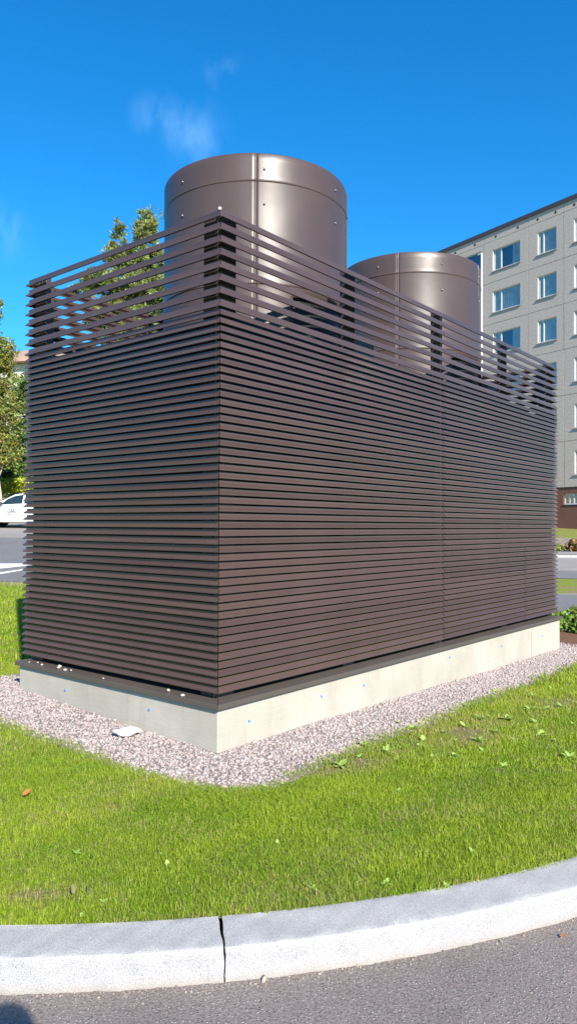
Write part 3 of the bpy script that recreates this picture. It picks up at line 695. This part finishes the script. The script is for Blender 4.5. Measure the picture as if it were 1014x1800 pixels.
# ------------------------------------------------------------------ trees, hedge and shrubs
def leaf_cloud(P, size, col, jit, flat=.0):
    n = len(P); R = euler_mats(n); s = size*np.exp(RNG.normal(0, .25, n))
    q = np.array([(-1, 0, 0), (0, -.55, .12), (1, 0, 0), (0, .55, .12)])
    V = np.einsum('nij,vj->nvi', R, q)*s[:, None, None]+P[:, None, :]
    F = np.arange(n*4).reshape(n, 4); c = np.asarray(col, float)
    if c.ndim == 1: c = np.tile(c, (n, 1))
    c = c*np.exp(RNG.normal(0, jit, (n, 1)))*np.exp(RNG.normal(0, jit*.4, (n, 3)))
    return V.reshape(-1, 3), F, np.repeat(c, 4, 0)
def clump_pts(centres, radii, per, shell=.55):
    d = RNG.normal(size=(len(centres)*per, 3)); d /= np.linalg.norm(d, axis=1)[:, None]
    r = RNG.uniform(shell, 1, (len(d), 1))**.7
    return np.repeat(centres, per, 0)+d*r*np.repeat(radii, per, 0)
def ellipsoid_centres(els, n):
    out_ = []
    vol = np.array([e[3]*e[4]*e[5] for e in els])**.75; cnt = np.maximum(3, (n*vol/vol.sum()).astype(int))
    for e, k in zip(els, cnt):
        d = RNG.normal(size=(k, 3)); d /= np.linalg.norm(d, axis=1)[:, None]; r = RNG.uniform(.25, 1.0, (k, 1))**.5
        out_.append(np.array(e[:3])+d*r*np.array(e[3:]))
    return np.concatenate(out_)
def branchy(trunk_pts, trunk_r, centres, mat, k=40, r=.03):
    b = MB().chain(trunk_pts, trunk_r, 9)
    T = np.array(trunk_pts)
    for c in centres[RNG.permutation(len(centres))[:k]]:
        zt = c[2]-RNG.uniform(.3, 1.6); i = int(np.clip(np.searchsorted(T[:, 2], zt)-1, 0, len(T)-2)); t = np.clip((zt-T[i, 2])/(T[i+1, 2]-T[i, 2]), 0, 1); p = T[i]+(T[i+1]-T[i])*t
        m = (p+c)/2+np.array((0, 0, .15)); b.chain([tuple(p), tuple(m), tuple(c)], [r, r*.7, r*.25], 6)
    return b.mesh(mat, True)
def tree(name, label, base, els, ncl, crad, per, size, col, jit, trunk, tr, bark, needles=False, group=None):
    t = thing(name, label, 'tree', base, 0, group); cs = ellipsoid_centres(els, ncl); rad_ = crad*np.exp(RNG.normal(0, .3, (len(cs), 1)))*np.array([1, 1, .8])
    P = clump_pts(cs, rad_, per, .3); cc = np.repeat(np.asarray(col)*np.exp(RNG.normal(0, .22, (len(cs), 1)))+RNG.normal(0, .012, (len(cs), 3)), per, 0).clip(.01, 1)
    if needles:
        n = len(P); ctr = np.repeat(cs, per, 0); d = P-ctr; d /= np.linalg.norm(d, axis=1)[:, None]+1e-6; d[:, 2] += .35; d /= np.linalg.norm(d, axis=1)[:, None]
        sv = np.cross(d, RNG.normal(size=(n, 3))); sv /= np.linalg.norm(sv, axis=1)[:, None]
        L = size*RNG.uniform(.7, 1.4, (n, 1)); st = P-d*L*.5
        V = np.stack([st-sv*.022, st+sv*.022, st+d*L+sv*.010, st+d*L-sv*.010], 1).reshape(-1, 3); F = np.arange(n*4).reshape(n, 4); C = np.repeat(cc*np.exp(RNG.normal(0, jit, (n, 1))), 4, 0)
    else: V, F, C = leaf_cloud(P, size, cc, jit)
    place('crown', np_mesh('crown', V, F, M['leaf'], C), t)
    place('trunk', branchy(trunk, tr, cs, bark, 60, .035), t); return t
# pine behind the enclosure, 30 m away
px, py = -6.1, 30.0; pz = gz(px, py); 
def pe(u, v, rx, ry, rzz): return ((u-507)/F1*30-px, rx*.0*1+RNG.uniform(-.5, .5), EYE+(924-v)/F1*30-pz, rx*30/F1, rx*30/F1*1.05, rzz*30/F1)
tree('pine_tree', 'bushy pine tree with yellow green needles behind the louvre screen', (px, py, pz),
    [pe(250, 405, 21, 0, 42), pe(259, 394, 13, 0, 32), pe(201, 412, 12, 0, 38), pe(228, 455, 34, 0, 26), pe(192, 438, 9, 0, 22), pe(183, 446, 6, 0, 14), pe(268, 462, 38, 0, 28), pe(210, 498, 52, 0, 22), pe(160, 492, 22, 0, 20), pe(142, 512, 16, 0, 12), pe(268, 515, 60, 0, 28), pe(215, 555, 75, 0, 28), pe(270, 600, 95, 0, 40), pe(200, 680, 100, 0, 60), pe(300, 760, 110, 0, 70)],
    3600, .18, 52, .12, (.205, .235, .07), .30, [(0, 0, -.2), (.05, 0, 4), (0, .05, 9), (.1, 0, 12.6)], [.24, .2, .13, .04], M['bark'], True)
# birch at the left, its pale trunk leaning in front of the hedge
bx, by = -12.85, 33.4; bz = gz(bx, by)
def be(u, v, rx, rzz, dy=0): return ((u-507)/F1*by-bx, dy, EYE+(921-v)/F1*by-bz, rx*by/F1, rx*by/F1, rzz*by/F1)
tree('birch_tree', 'olive and yellow birch tree with a thin leaning trunk in front of the hedge', (bx, by, bz),
    [be(-10, 655, 34, 40), be(5, 620, 20, 30), be(-45, 600, 40, 60), be(2, 720, 28, 50), be(-50, 720, 55, 70), be(8, 790, 26, 30), be(-60, 800, 55, 50), be(-30, 545, 28, 45)],
    1350, .26, 55, .050, (.205, .22, .05), .35, [(.12, 0, -.2), (-.02, 0, .9), (-.18, 0, 1.9), (-.5, 0, 4.5), (-.8, .1, 8), (-.9, 0, 9.8)], [.085, .075, .07, .06, .045, .02], M['palebark'])
gx, gy = -12.6, 39.0; gzz = gz(gx, gy)
def ge(u, v, rx, rzz, dy=0): return ((u-507)/F1*gy-gx, dy, EYE+(921-v)/F1*gy-gzz, rx*gy/F1, rx*gy/F1, rzz*gy/F1)
tree('maple_tree', 'dark green broad leaved tree between the white house and the hedge', (gx, gy, gzz),
    [ge(38, 700, 20, 28), ge(62, 690, 30, 45), ge(36, 770, 22, 34), ge(18, 822, 30, 30), ge(46, 828, 24, 28), ge(75, 780, 40, 60), ge(-20, 820, 40, 30), ge(8, 838, 26, 24), ge(28, 800, 20, 26), ge(30, 745, 14, 24)],
    680, .34, 70, .065, (.115, .175, .045), .38, [(0, 0, -.2), (.1, 0, 3), (.4, 0, 6.5)], [.16, .13, .05], M['bark'])
def leafy_box(name, label, cat, cx_, cy_, sx, sy, h, n, size, col, jit, group=None, stems=True):
    t = thing(name, label, cat, (cx_, cy_, gz(cx_, cy_)), 0, group)
    P = RNG.uniform(-1, 1, (n, 3)); P[:, 2] = RNG.uniform(0, 1, n); ax = RNG.random(n)
    P[ax < .35, 1] = -1; P[(ax > .35) & (ax < .6), 2] = 1
    x = P[:, 0]*sx; y = P[:, 1]*sy; z = P[:, 2]*h
    k = .10*wob(x+cx_, z*2, 2.3)+RNG.normal(0, .07, n); V, F, C = leaf_cloud(np.stack([x, y+k, z+k+ground_z(cx_+x, cy_+y)-gz(cx_, cy_)], 1), size, col, jit)
    place('foliage', np_mesh('foliage', V, F, M['leaf'], C), t)
    if stems:
        b = MB()
        for i in range(int(sx*2.5)): xx = -sx+.2+i*.8; b.tube((xx, 0, -.1), (xx+.1, .05, h*.8), .025, .012, 6)
        place('stems', b.mesh(M['bark']), t)
    return t
leafy_box('hedge', 'clipped yellow green hedge behind the white taxi', 'hedge', -13.5, 36.6, 10.5, .55, 1.95, 62000, .065, (.33, .36, .035), .35)
def shrub(name, label, x, y, rx, rz_, n, size, col, group, jit=.35):
    t = thing(name, label, 'shrub', (x, y, gz(x, y)), 0, group)
    cs = ellipsoid_centres([(0, 0, rz_*.55, rx, rx, rz_*.5)], 26); cs[:, 2] = np.maximum(cs[:, 2], .05)
    P = clump_pts(cs, np.full((len(cs), 3), rx*.33), n//26, .2); P[:, 2] = np.maximum(P[:, 2], .02)
    V, F, C = leaf_cloud(P, size, np.asarray(col), jit); place('foliage', np_mesh('foliage', V, F, M['leaf'], C), t)
    b = MB()
    for c in cs[:12]: b.tube((c[0]*.2, c[1]*.2, -.03), tuple(c), .008, .003, 5)
    place('stems', b.mesh(M['bark']), t)
for k, (x, y, r, h) in enumerate(((4.25, 11.0, .26, .26), (4.6, 11.35, .30, .30), (4.05, 11.7, .30, .30), (4.85, 12.0, .34, .30), (5.3, 11.5, .34, .30))):
    shrub('low_shrub', 'low green shrub planted in bark mulch beside the end of the plinth', x, y, r, h, 1900, .030, (.16, .25, .04), 'shrubs in the mulch bed')
for k, (x, y, r, h) in enumerate(((10.15, 28.3, .28, .26), (10.9, 28.2, .36, .42), (11.7, 28.4, .4, .38))):
    shrub('dry_shrub', ('low shrub with brown and yellow leaves at the foot of the sandy bank' if k else 'small green shrub beside the brown shrubs at the foot of the sandy bank'), x, y, r, h, 900, .07, (.23, .15, .06) if k else (.16, .2, .04), 'shrubs on the sandy bank', .5)

# ------------------------------------------------------------------ apartment block
def facade_mat():
    m, n, p = new_mat('exposed_aggregate'); v = coord(n)
    f = noise(n, v, 11, 4, .8); b = noise(n, v, .5, 5); st = noise(n, coord(n, (2.2, 2.2, .25)), 1.5, 5)
    c = ramp(n, f, [(.33, (.315, .265, .235)), (.5, (.445, .38, .34)), (.68, (.575, .495, .445))]).outputs[0]
    c = mixc_(n, ramp(n, b, [(.35, (.25, .25, .25)), (.65, (0, 0, 0))]).outputs[0], c, (.36, .315, .285))
    c = mixc_(n, ramp(n, st, [(.62, (0, 0, 0)), (.8, (.35, .35, .35))]).outputs[0], c, (.23, .20, .175))
    n.links.new(c, p.inputs['Base Color']); p.inputs['Roughness'].default_value = .9; p.inputs['Specular IOR Level'].default_value = .2
    bump(n, p, noise(n, v, 14, 4), .35, .02); return m
M['facade'] = facade_mat()
M['base_paint'] = simple('brown_base_paint', (.155, .070, .052), .7, .3, var=.1, scale=2)
M['joint'] = simple('joint_sealant', (.15, .135, .12), .9)
M['roofdark'] = simple('roof_edge_metal', (.055, .040, .045), .45)
M['white_frame'] = simple('white_frame', (.56, .55, .53), .45, var=.04)
M['sill'] = simple('zinc_sill', (.30, .29, .28), .4, metal=.5)
M['curtain'] = simple('curtain_fabric', (.62, .60, .55), .9, var=.12, scale=2.0)
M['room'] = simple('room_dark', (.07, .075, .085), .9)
def glass_mat():
    m, n, p = new_mat('window_glass')
    o_ = n.nodes['Material Output']; gl = n.nodes.new('ShaderNodeBsdfGlossy'); gl.inputs['Roughness'].default_value = .015
    tr = n.nodes.new('ShaderNodeBsdfTransparent'); tr.inputs['Color'].default_value = (.80, .86, .88, 1)
    lf = n.nodes.new('ShaderNodeLayerWeight'); lw = n.nodes.new('ShaderNodeMath'); lw.operation = 'POWER'; lw.inputs[1].default_value = 4.0; n.links.new(lf.outputs['Facing'], lw.inputs[0])
    f = noise(n, coord(n), .7, 2); bp = n.nodes.new('ShaderNodeBump'); bp.inputs['Strength'].default_value = .04; bp.inputs['Distance'].default_value = .03
    n.links.new(f, bp.inputs['Height']); n.links.new(bp.outputs[0], gl.inputs['Normal'])
    ad = n.nodes.new('ShaderNodeMath'); ad.operation = 'ADD'; ad.inputs[1].default_value = .13; n.links.new(lw.outputs[0], ad.inputs[0])
    mx = n.nodes.new('ShaderNodeMixShader'); n.links.new(ad.outputs[0], mx.inputs[0]); n.links.new(tr.outputs[0], mx.inputs[1]); n.links.new(gl.outputs[0], mx.inputs[2])
    n.links.new(mx.outputs[0], o_.inputs['Surface']); return m
M['glass'] = glass_mat()
BP = (17.0, 44.6); BR = math.atan2(.831, -.556)
ab = thing('apartment_block', 'six storey grey concrete panel apartment block with brown base', 'apartment block', (BP[0], BP[1], EYE), BR)
T0, T1, D = -9.4, 17.4, 12.0
place('core_wall', MB().box(T0+.02, T1-.02, -D, -.30, -1.5, 19.75).mesh(M['joint']), ab)
place('end_wall', MB().box(T0-.2, T0+.02, -D-.02, -.14, -1.5, 19.84).mesh(M['facade']), ab); place('end_wall', MB().box(T1-.02, T1+.2, -D-.02, -.14, -1.5, 19.84).mesh(M['facade']), ab)
place('base_wall', MB().box(T0-.2, -1.25, -.32, -.06, -1.5, 2.39).box(.65, T1+.2, -.32, -.06, -1.5, 2.39).box(-1.25, .65, -.32, -.06, -1.5, 1.35).box(-1.25, .65, -.32, -.06, 2.02, 2.39).mesh(M['base_paint']), ab)
w = place('basement_window', MB().box(-1.25, .65, -.2, -.16, 1.35, 1.42).box(-1.25, .65, -.2, -.16, 1.96, 2.02).box(-1.25, -1.18, -.2, -.16, 1.42, 1.96).box(.58, .65, -.2, -.16, 1.42, 1.96).box(-.05, .03, -.2, -.16, 1.42, 1.96).box(.27, .32, -.2, -.16, 1.42, 1.96).mesh(M['white_frame']), ab)
place('pane', MB().box(-1.18, .58, -.19, -.18, 1.42, 1.96).mesh(M['glass']), w); place('sill', MB().box(-1.3, .7, -.16, -.01, 1.31, 1.349).mesh(M['roofdark']), w)
place('vent_grille', MB().box(1.35, 1.6, -.08, -.045, 1.45, 1.78).mesh(M['roofdark']), ab)
cols = [(-9.36, -5.72, -8.7, -6.4), (-5.72, -2.08, -5.05, -2.75), (-2.08, .56, -1.56, -.13), (.56, 3.20, 1.08, 2.50), (3.20, 6.84, 3.82, 6.10), (6.84, 10.48, 7.10, 9.9), (10.48, 14.1, 11.1, 13.4), (14.1, 17.36, 15.0, 16.9)]
gp = .012; PY0, PY1 = -.28, -.0
jit_b = random.Random(5)
pm_cache = {}; wm_cache = {}
for ci, (p0, p1, w0, w1) in enumerate(cols):
    wid, a0, a1 = p1-p0, w0-p0, w1-p0
    balc = ci == 5
    zb_, zt_ = (.75, 2.16) if not balc else (.30, 2.42)
    pmesh = MB()
    pmesh.box(gp, a0, PY0, PY1, gp, 2.8-gp).box(a1, wid-gp, PY0, PY1, gp, 2.8-gp).box(a0, a1, PY0, PY1, gp, zb_).box(a0, a1, PY0, PY1, zt_, 2.8-gp)
    pme = pmesh.mesh(M['facade'])
    fw, fy0, fy1 = .055, -.16, -.07
    W_, H_ = a1-a0, zt_-zb_
    mull = W_*.70 if not balc else W_*.5
    fr = MB().box(0, W_, fy0, fy1, 0, fw).box(0, W_, fy0, fy1, H_-fw, H_).box(0, fw, fy0, fy1, fw, H_-fw).box(W_-fw, W_, fy0, -.004, fw, H_-fw).box(mull-.04, mull+.04, fy0, fy1, fw, H_-fw)  # far jamb runs forward in white, standing in for the sunlit reveal
    if W_ > 1: fr.box(W_-fw-.09, W_-fw-.065, fy0+.02, fy1-.02, fw, H_-fw)
    fme = fr.mesh(M['white_frame'])
    pa1 = MB().box(fw, mull-.04, -.112, -.106, fw, H_-fw).mesh(M['glass']); pa2 = MB().box(mull+.04, W_-fw, -.112, -.106, fw, H_-fw).mesh(M['glass'])
    sme = MB().add([(-.06, -.071, .01), (W_+.06, -.071, .01), (W_+.06, .07, -.055), (-.06, .07, -.055), (-.06, -.071, -.03), (W_+.06, -.071, -.03), (W_+.06, .07, -.075), (-.06, .07, -.075)], [(0,3,2,1)[::-1],(4,5,6,7)[::-1],(0,1,5,4),(1,2,6,5),(2,3,7,6),(3,0,4,7)]).mesh(M['sill'])
    def curtain(x0, x1):
        n = max(4, int((x1-x0)/.05)); V = []
        for i in range(n+1):
            x = x0+(x1-x0)*i/n; V += [(x, -.145+.014*math.sin(i*1.9), fw), (x, -.145+.014*math.sin(i*1.9+.3), H_-fw)]
        return mesh(V, [(2*i, 2*i+2, 2*i+3, 2*i+1) for i in range(n)], M['curtain'], True)
    c_full, c_l, c_r = curtain(fw, W_-fw), curtain(mull+.02, W_-fw), curtain(fw, mull*.45)
    for st in range(6):
        z = 2.4+2.8*st
        place('concrete_panel', pme, ab, (p0, jit_b.uniform(-.006, .006), z))
        w = place('window', fme, ab, (w0, 0, z+zb_)); place('pane', pa1, w); place('pane', pa2, w); place('sill', sme, w)
        r_ = jit_b.random()
        if ci in (2, 3): r_ *= .62
        if ci == 4: r_ = .2 if st in (1, 4) else .6
        if (ci, st) == (4, 4) or r_ < .5: place('curtain', c_full, w)
        elif r_ < .85: place('curtain', c_l, w)
        if .5 <= r_ < .7: place('curtain', c_r, w)
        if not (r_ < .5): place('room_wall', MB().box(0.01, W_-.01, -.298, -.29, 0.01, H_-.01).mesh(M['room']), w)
    # parapet strip and vent holes
    place('parapet_panel', MB().box(p0+gp, p1-gp, PY0, PY1, 19.2+gp, 19.86).mesh(M['facade']), ab)
    for f in (.22, .72): 
        vm = MB().tube((0, -.02, 0), (0, .006, 0), .085, .085, 12).mesh(M['black']); place('vent_hole', vm, ab, (p0+wid*f, 0, 19.42))  # black disc stands in for the shade inside each hole
place('white_downpipe', MB().tube((6.98, .07, 2.2), (6.98, .07, 18.6), .06, .06, 10).tube((6.98, .07, 18.6), (7.3, .07, 18.62), .05, .05, 8).mesh(M['white_frame']), ab)
place('roof', MB().box(T0-.3, T1+.3, -D-.1, .07, 19.862, 20.02).box(T0-.32, T1+.32, .02, .09, 19.76, 19.93).mesh(M['roofdark']), ab)

# ------------------------------------------------------------------ white house behind the trees
M['render_white'] = simple('white_render', (.58, .55, .50), .85, .2, var=.05, scale=1.2)
M['tile'] = simple('brown_roof_tile', (.36, .235, .165), .8, .2, var=.12, scale=2.0)
hx, hy = -17.0, 52.0; hz = gz(hx, hy)
hs = thing('white_house', 'white rendered house with a brown pitched roof behind the trees', 'house', (hx, hy, hz), rad(-14))
hh = EYE-hz+10.3
hw = place('wall', MB().box(-9, 8, -5, 5, -.5, hh).mesh(M['render_white']), hs)
place('roof', MB().add([(-9.6, -5.7, hh-.15), (8.6, -5.7, hh-.15), (8.6, 5.7, hh-.15), (-9.6, 5.7, hh-.15), (-7.2, 0, hh+2.0), (6.2, 0, hh+2.0), (-9.6, -5.7, hh+.12), (8.6, -5.7, hh+.12), (8.6, 5.7, hh+.12), (-9.6, 5.7, hh+.12)],
    [(3, 2, 1, 0), (0, 1, 7, 6), (1, 2, 8, 7), (2, 3, 9, 8), (3, 0, 6, 9), (6, 7, 5, 4), (8, 9, 4, 5), (7, 8, 5), (9, 6, 4)]).mesh(M['tile']), hs)
for fl in range(3):
    for xx in (-7.2, -4.2, -1.2, 1.8, 4.8):
        w = place('window', MB().box(xx, xx+1.4, -5.05, -4.96, 1.4+3*fl, 1.48+3*fl).box(xx, xx+1.4, -5.05, -4.96, 2.72+3*fl, 2.8+3*fl).box(xx, xx+.08, -5.05, -4.96, 1.48+3*fl, 2.72+3*fl).box(xx+1.32, xx+1.4, -5.05, -4.96, 1.48+3*fl, 2.72+3*fl).box(xx+.66, xx+.74, -5.05, -4.96, 1.48+3*fl, 2.72+3*fl).mesh(M['white_frame']), hs)
        place('pane', MB().box(xx+.08, xx+1.32, -5.02, -5.005, 1.48+3*fl, 2.72+3*fl).mesh(simple('dark_glass', (.03, .04, .05), .05)), w)

# ------------------------------------------------------------------ white taxi
M['car_white'] = simple('car_paint', (.72, .72, .71), .18, .6, var=.02); M['car_glass'] = simple('car_glass', (.015, .03, .035), .04, .8)
M['tyre'] = simple('tyre_rubber', (.018, .018, .018), .8); M['rim'] = simple('alloy_rim', (.45, .45, .46), .3, metal=.9)
M['lettering'] = simple('dark_lettering', (.05, .06, .08), .5); M['yellow'] = simple('yellow_mark', (.55, .45, .05), .5); M['plastic'] = simple('dark_plastic', (.05, .05, .055), .5)
M['lamp'] = simple('lamp_lens', (.5, .5, .52), .1); M['redlamp'] = simple('tail_lamp', (.4, .02, .02), .2)
cz = gz(-11.3, 30.6)
car = thing('taxi_car', 'white taxi car with dark lettering on its door, parked before the hedge', 'car', (-10.78, 30.4, cz+.012), rad(172)); car.scale = (1, 1, .94)
car.rotation_euler = (math.atan(.0), 0, rad(174))
ST = [  # x, zbottom, ztop, half width
    (2.28, .30, .62, .55), (2.22, .22, .70, .70), (2.0, .20, .78, .82), (1.85, .22, .81, .85), (1.72, .42, .83, .87), (1.55, .60, .86, .88), (1.35, .66, .88, .885), (1.15, .60, .905, .89), (.98, .42, .925, .89), (.86, .20, .94, .89),
    (.5, .19, .96, .89), (0, .19, .97, .895), (-.6, .19, .98, .895), (-.92, .20, .985, .895), (-1.04, .42, .985, .895), (-1.2, .60, .985, .895), (-1.4, .66, .985, .89), (-1.6, .60, .98, .885), (-1.77, .42, .975, .875), (-1.9, .24, .97, .86), (-2.1, .24, .96, .82), (-2.22, .30, .93, .74), (-2.28, .36, .86, .6)]
V = []; F = []
for x, zb_, zt_, hwid in ST:
    zm = zb_+(zt_-zb_)*.45
    sec = [(hwid*.86, zb_), (hwid*.97, zb_+.05), (hwid, zm), (hwid*.985, zt_-.14), (hwid*.93, zt_-.03), (hwid*.80, zt_), (hwid*.4, zt_+.02)]
    sec = sec+[(-a, b) for a, b in sec[::-1]]
    V += [(x, a, b) for a, b in sec]
k = 14
for i in range(len(ST)-1):
    for j in range(k): F.append((i*k+j, (i+1)*k+j, (i+1)*k+(j+1) % k, i*k+(j+1) % k))
F.append(tuple(range(k))); F.append(tuple(range((len(ST)-1)*k, len(ST)*k))[::-1])
body = place('body', mesh(V, F, M['car_white'], True), car); m = body.modifiers.new('s', 'EDGE_SPLIT'); m.split_angle = rad(42)
# cabin: white shell with proud glass
GH = [(.95, .93, .93, .76, .70), (.55, .95, 1.20, .79, .62), (.15, .96, 1.40, .80, .58), (-.3, .97, 1.47, .80, .575), (-.9, .98, 1.455, .80, .57), (-1.35, .98, 1.37, .79, .56), (-1.75, .98, 1.19, .77, .56), (-2.02, .96, .985, .74, .62)]
V = []; F = []
for x, z0_, z1_, wb, wt in GH: V += [(x, wb, z0_-.02), (x, wt+(wb-wt)*.08, z1_-.03), (x, wt*.85, z1_), (x, 0, z1_+.012), (x, -wt*.85, z1_), (x, -wt-(wb-wt)*.08, z1_-.03), (x, -wb, z0_-.02)]
for i in range(len(GH)-1):
    for j in range(6): F.append((i*7+j, (i+1)*7+j, (i+1)*7+j+1, i*7+j+1))
place('roof', mesh(V, F, M['car_white'], True), car)
def side_glass(pts, s):
    V = []
    for x, t in pts:
        xs_ = [q[0] for q in GH][::-1]; f = lambda c: float(np.interp(x, xs_, [q[c] for q in GH][::-1]))
        z0_, z1_, wb, wt = f(1)-.02, f(2)-.03, f(3), f(4)+(f(3)-f(4))*.08
        V.append((x, s*(wb+(wt-wb)*t+.03), z0_+(z1_-z0_)*t))
    return mesh(V, [tuple(range(len(V)))[::s]], M['car_glass'])
for s in (1, -1):
    place('side_window', side_glass([(.62, .16), (-.28, .12), (-.28, .90), (.10, .88), (.40, .80)], s), car); place('side_window', side_glass([(-.36, .12), (-1.25, .14), (-1.25, .86), (-.9, .90), (-.36, .90)], s), car)
place('windscreen', mesh([(.90, .66, .945), (.90, -.66, .945), (.20, -.50, 1.40), (.20, .50, 1.40)], [(0, 1, 2, 3)], M['car_glass']), car)
place('rear_window', mesh([(-1.99, -.58, 1.02), (-1.99, .58, 1.02), (-1.42, .48, 1.375), (-1.42, -.48, 1.375)], [(0, 1, 2, 3)], M['car_glass']), car)
for wx_ in (1.37, -1.40):
    for s in (1, -1):
        ty = place('wheel', MB().tube((wx_, s*.68, .315), (wx_, s*.875, .315), .315, .305, 24).mesh(M['tyre'], False), car)
        place('rim', MB().tube((wx_, s*.80, .315), (wx_, s*.884, .315), .20, .21, 16).mesh(M['rim']), ty)
place('underbody', MB().box(-2.0, 2.0, -.66, .66, .2, .5).mesh(M['plastic']), car)
for s in (1, -1):
    mi = place('mirror', MB().box(.50, .66, min(s*.86, s*1.04), max(s*.86, s*1.04), .94, 1.06).mesh(M['plastic']), car); bevel(mi, .03, 3)
    place('headlight', MB().box(2.02, 2.2, min(s*.5, s*.80), max(s*.5, s*.80), .60, .73).mesh(M['lamp']), car); place('tail_light', MB().box(-2.27, -2.1, min(s*.5, s*.78), max(s*.5, s*.78), .72, .88).mesh(M['redlamp']), car)
    place('door_handle', MB().box(-.22, -.05, min(s*.89, s*.915), max(s*.89, s*.915), .80, .83).mesh(M['car_white']), car)
def letters(txt, size, x, z, side):
    cu_ = bpy.data.curves.new('t', 'FONT'); cu_.body = txt; cu_.size = size; cu_.extrude = .001; cu_.align_x = 'CENTER'; cu_.offset = .004
    to = bpy.data.objects.new('t', cu_); COL.objects.link(to); bpy.context.view_layer.update()
    me = bpy.data.meshes.new_from_object(to.evaluated_get(bpy.context.evaluated_depsgraph_get())); bpy.data.objects.remove(to)
    me.materials.clear(); me.materials.append(M['lettering'])
    o = place('lettering', me, car, (x, side*.897, z), (math.pi/2, 0, math.pi if side > 0 else 0)); return o
for s in (1, -1):
    letters('TAKSI', .115, .13, .70, s); letters('TAMPERE', .115, .13, .60, s); letters('0100 4131', .115, .13, .49, s)
    place('emblem', MB().tube((-.12, s*.885, .83), (-.12, s*.899, .83), .03, .03, 8).mesh(M['yellow']), car)

# ------------------------------------------------------------------ grit along the foot of the kerb
n = 800; sv = RNG.uniform(-1.2, 3.4, n); od = -np.abs(RNG.normal(0, .028, n))-.002
q = np.array([(*kerb_pt(a)[0], kerb_pt(a)[1]) for a in sv]); gx_ = q[:, 0]-np.sin(q[:, 2])*od; gy_ = q[:, 1]+np.cos(q[:, 2])*od
sz = np.exp(RNG.normal(math.log(.0026), .45, n)); pv, pf = rock_protos(1)[0]; Rm = euler_mats(n)
V = np.einsum('nij,vj->nvi', Rm, pv)*sz[:, None, None]+np.stack([gx_, gy_, sz*.3], 1)[:, None, :]
F = (pf[None]+(np.arange(n)*len(pv))[:, None, None]).reshape(-1, 3); cc = np.array((.26, .20, .155))*RNG.uniform(.5, 1.4, (n, 1))
tag(place('grit', np_mesh('grit', V.reshape(-1, 3), F, M['gravel'], np.repeat(cc, len(pv), 0))), 'sandy grit gathered along the foot of the granite kerb', 'grit', kind='stuff')

# ------------------------------------------------------------------ the photographer behind the camera, whose shadow falls on the road
M['coat'] = simple('dark_coat', (.03, .035, .05), .8); M['skin'] = simple('skin', (.50, .33, .25), .5); M['phone'] = simple('phone_body', (.02, .02, .022), .3); M['hair'] = simple('hair', (.06, .04, .03), .7)
def person(px_, py_):
    J = {'pel': (0, 0, .98, .15), 'sp': (0, -.01, 1.15, .15), 'ch': (0, -.01, 1.33, .17), 'nb': (0, 0, 1.48, .065), 'nt': (0, .03, 1.56, .06), 'hd': (0, .05, 1.66, .098), 'ht': (0, .04, 1.735, .075)}
    E = [('pel', 'sp'), ('sp', 'ch'), ('ch', 'nb'), ('nb', 'nt'), ('nt', 'hd'), ('hd', 'ht')]
    tgt = {-1: (-.205, .20, 1.60), 1: (-.095, .20, 1.60)}
    for s in (-1, 1):
        k = 'l' if s < 0 else 'r'; t = tgt[s]
        el = (s*.24+t[0]*.3, .14, 1.24)
        J.update({k+'sh': (s*.19, -.01, 1.43, .075), k+'el': (*el, .05), k+'wr': (t[0], t[1]-.07, t[2]-.06, .032), k+'pa': (t[0], t[1]-.03, t[2]-.01, .034)})
        E += [('ch', k+'sh'), (k+'sh', k+'el'), (k+'el', k+'wr'), (k+'wr', k+'pa')]
        for i in range(4):
            a = k+'f%d' % i; J[a+'a'] = (t[0]+s*.012, t[1]-.004+.004*i, t[2]+.012+.018*i-.02, .0095); J[a+'b'] = (t[0]-s*.012, t[1]+.022, t[2]+.014+.018*i-.02, .0085); E += [(k+'pa', a+'a'), (a+'a', a+'b')]
        J[k+'t'] = (t[0]-s*.02, t[1]-.045, t[2]+.03, .0095); E.append((k+'pa', k+'t'))
        J.update({k+'hp': (s*.10, 0, .92, .115), k+'kn': (s*.12, .02, .50, .07), k+'an': (s*.13, -.01, .09, .05), k+'to': (s*.15, .15, .045, .04)})
        E += [('pel', k+'hp'), (k+'hp', k+'kn'), (k+'kn', k+'an'), (k+'an', k+'to')]
    names = list(J); me = bpy.data.meshes.new('person'); me.from_pydata([J[n_][:3] for n_ in names], [(names.index(a), names.index(b)) for a, b in E], [])
    o = place('person', me, None, (px_, py_, 0)); sk = o.modifiers.new('skin', 'SKIN')
    for i, n_ in enumerate(names):
        r = J[n_][3]; me.skin_vertices[0].data[i].radius = (r*(1.25 if n_ in ('ch', 'sp', 'pel') else 1), r); me.skin_vertices[0].data[i].use_root = n_ == 'pel'
    me.materials.append(M['coat'])
    sk.use_smooth_shade = True; o.modifiers.new('sub', 'SUBSURF').render_levels = 1
    V = []; F = []
    bm = bmesh.new(); bmesh.ops.create_uvsphere(bm, u_segments=16, v_segments=10, radius=.115); hm = bpy.data.meshes.new('hair'); bm.to_mesh(hm); bm.free(); hm.materials.append(M['hair'])
    place('hair', hm, o, (0, .015, 1.69), (0, 0, 0), (.86, 1, .95))
    return tag(o, 'person in a dark coat holding up a phone, whose shadow falls on the road', 'person')
PXY = (.10, -.245)
person(*PXY)
ph = place('phone', MB().box(-.037, .037, -.0245, -.0165, -.06, .10).mesh(M['phone']), None, (-.05, 0, EYE-.03)); bevel(ph, .003); tag(ph, 'black phone held up in the hands of the person taking the picture', 'phone')
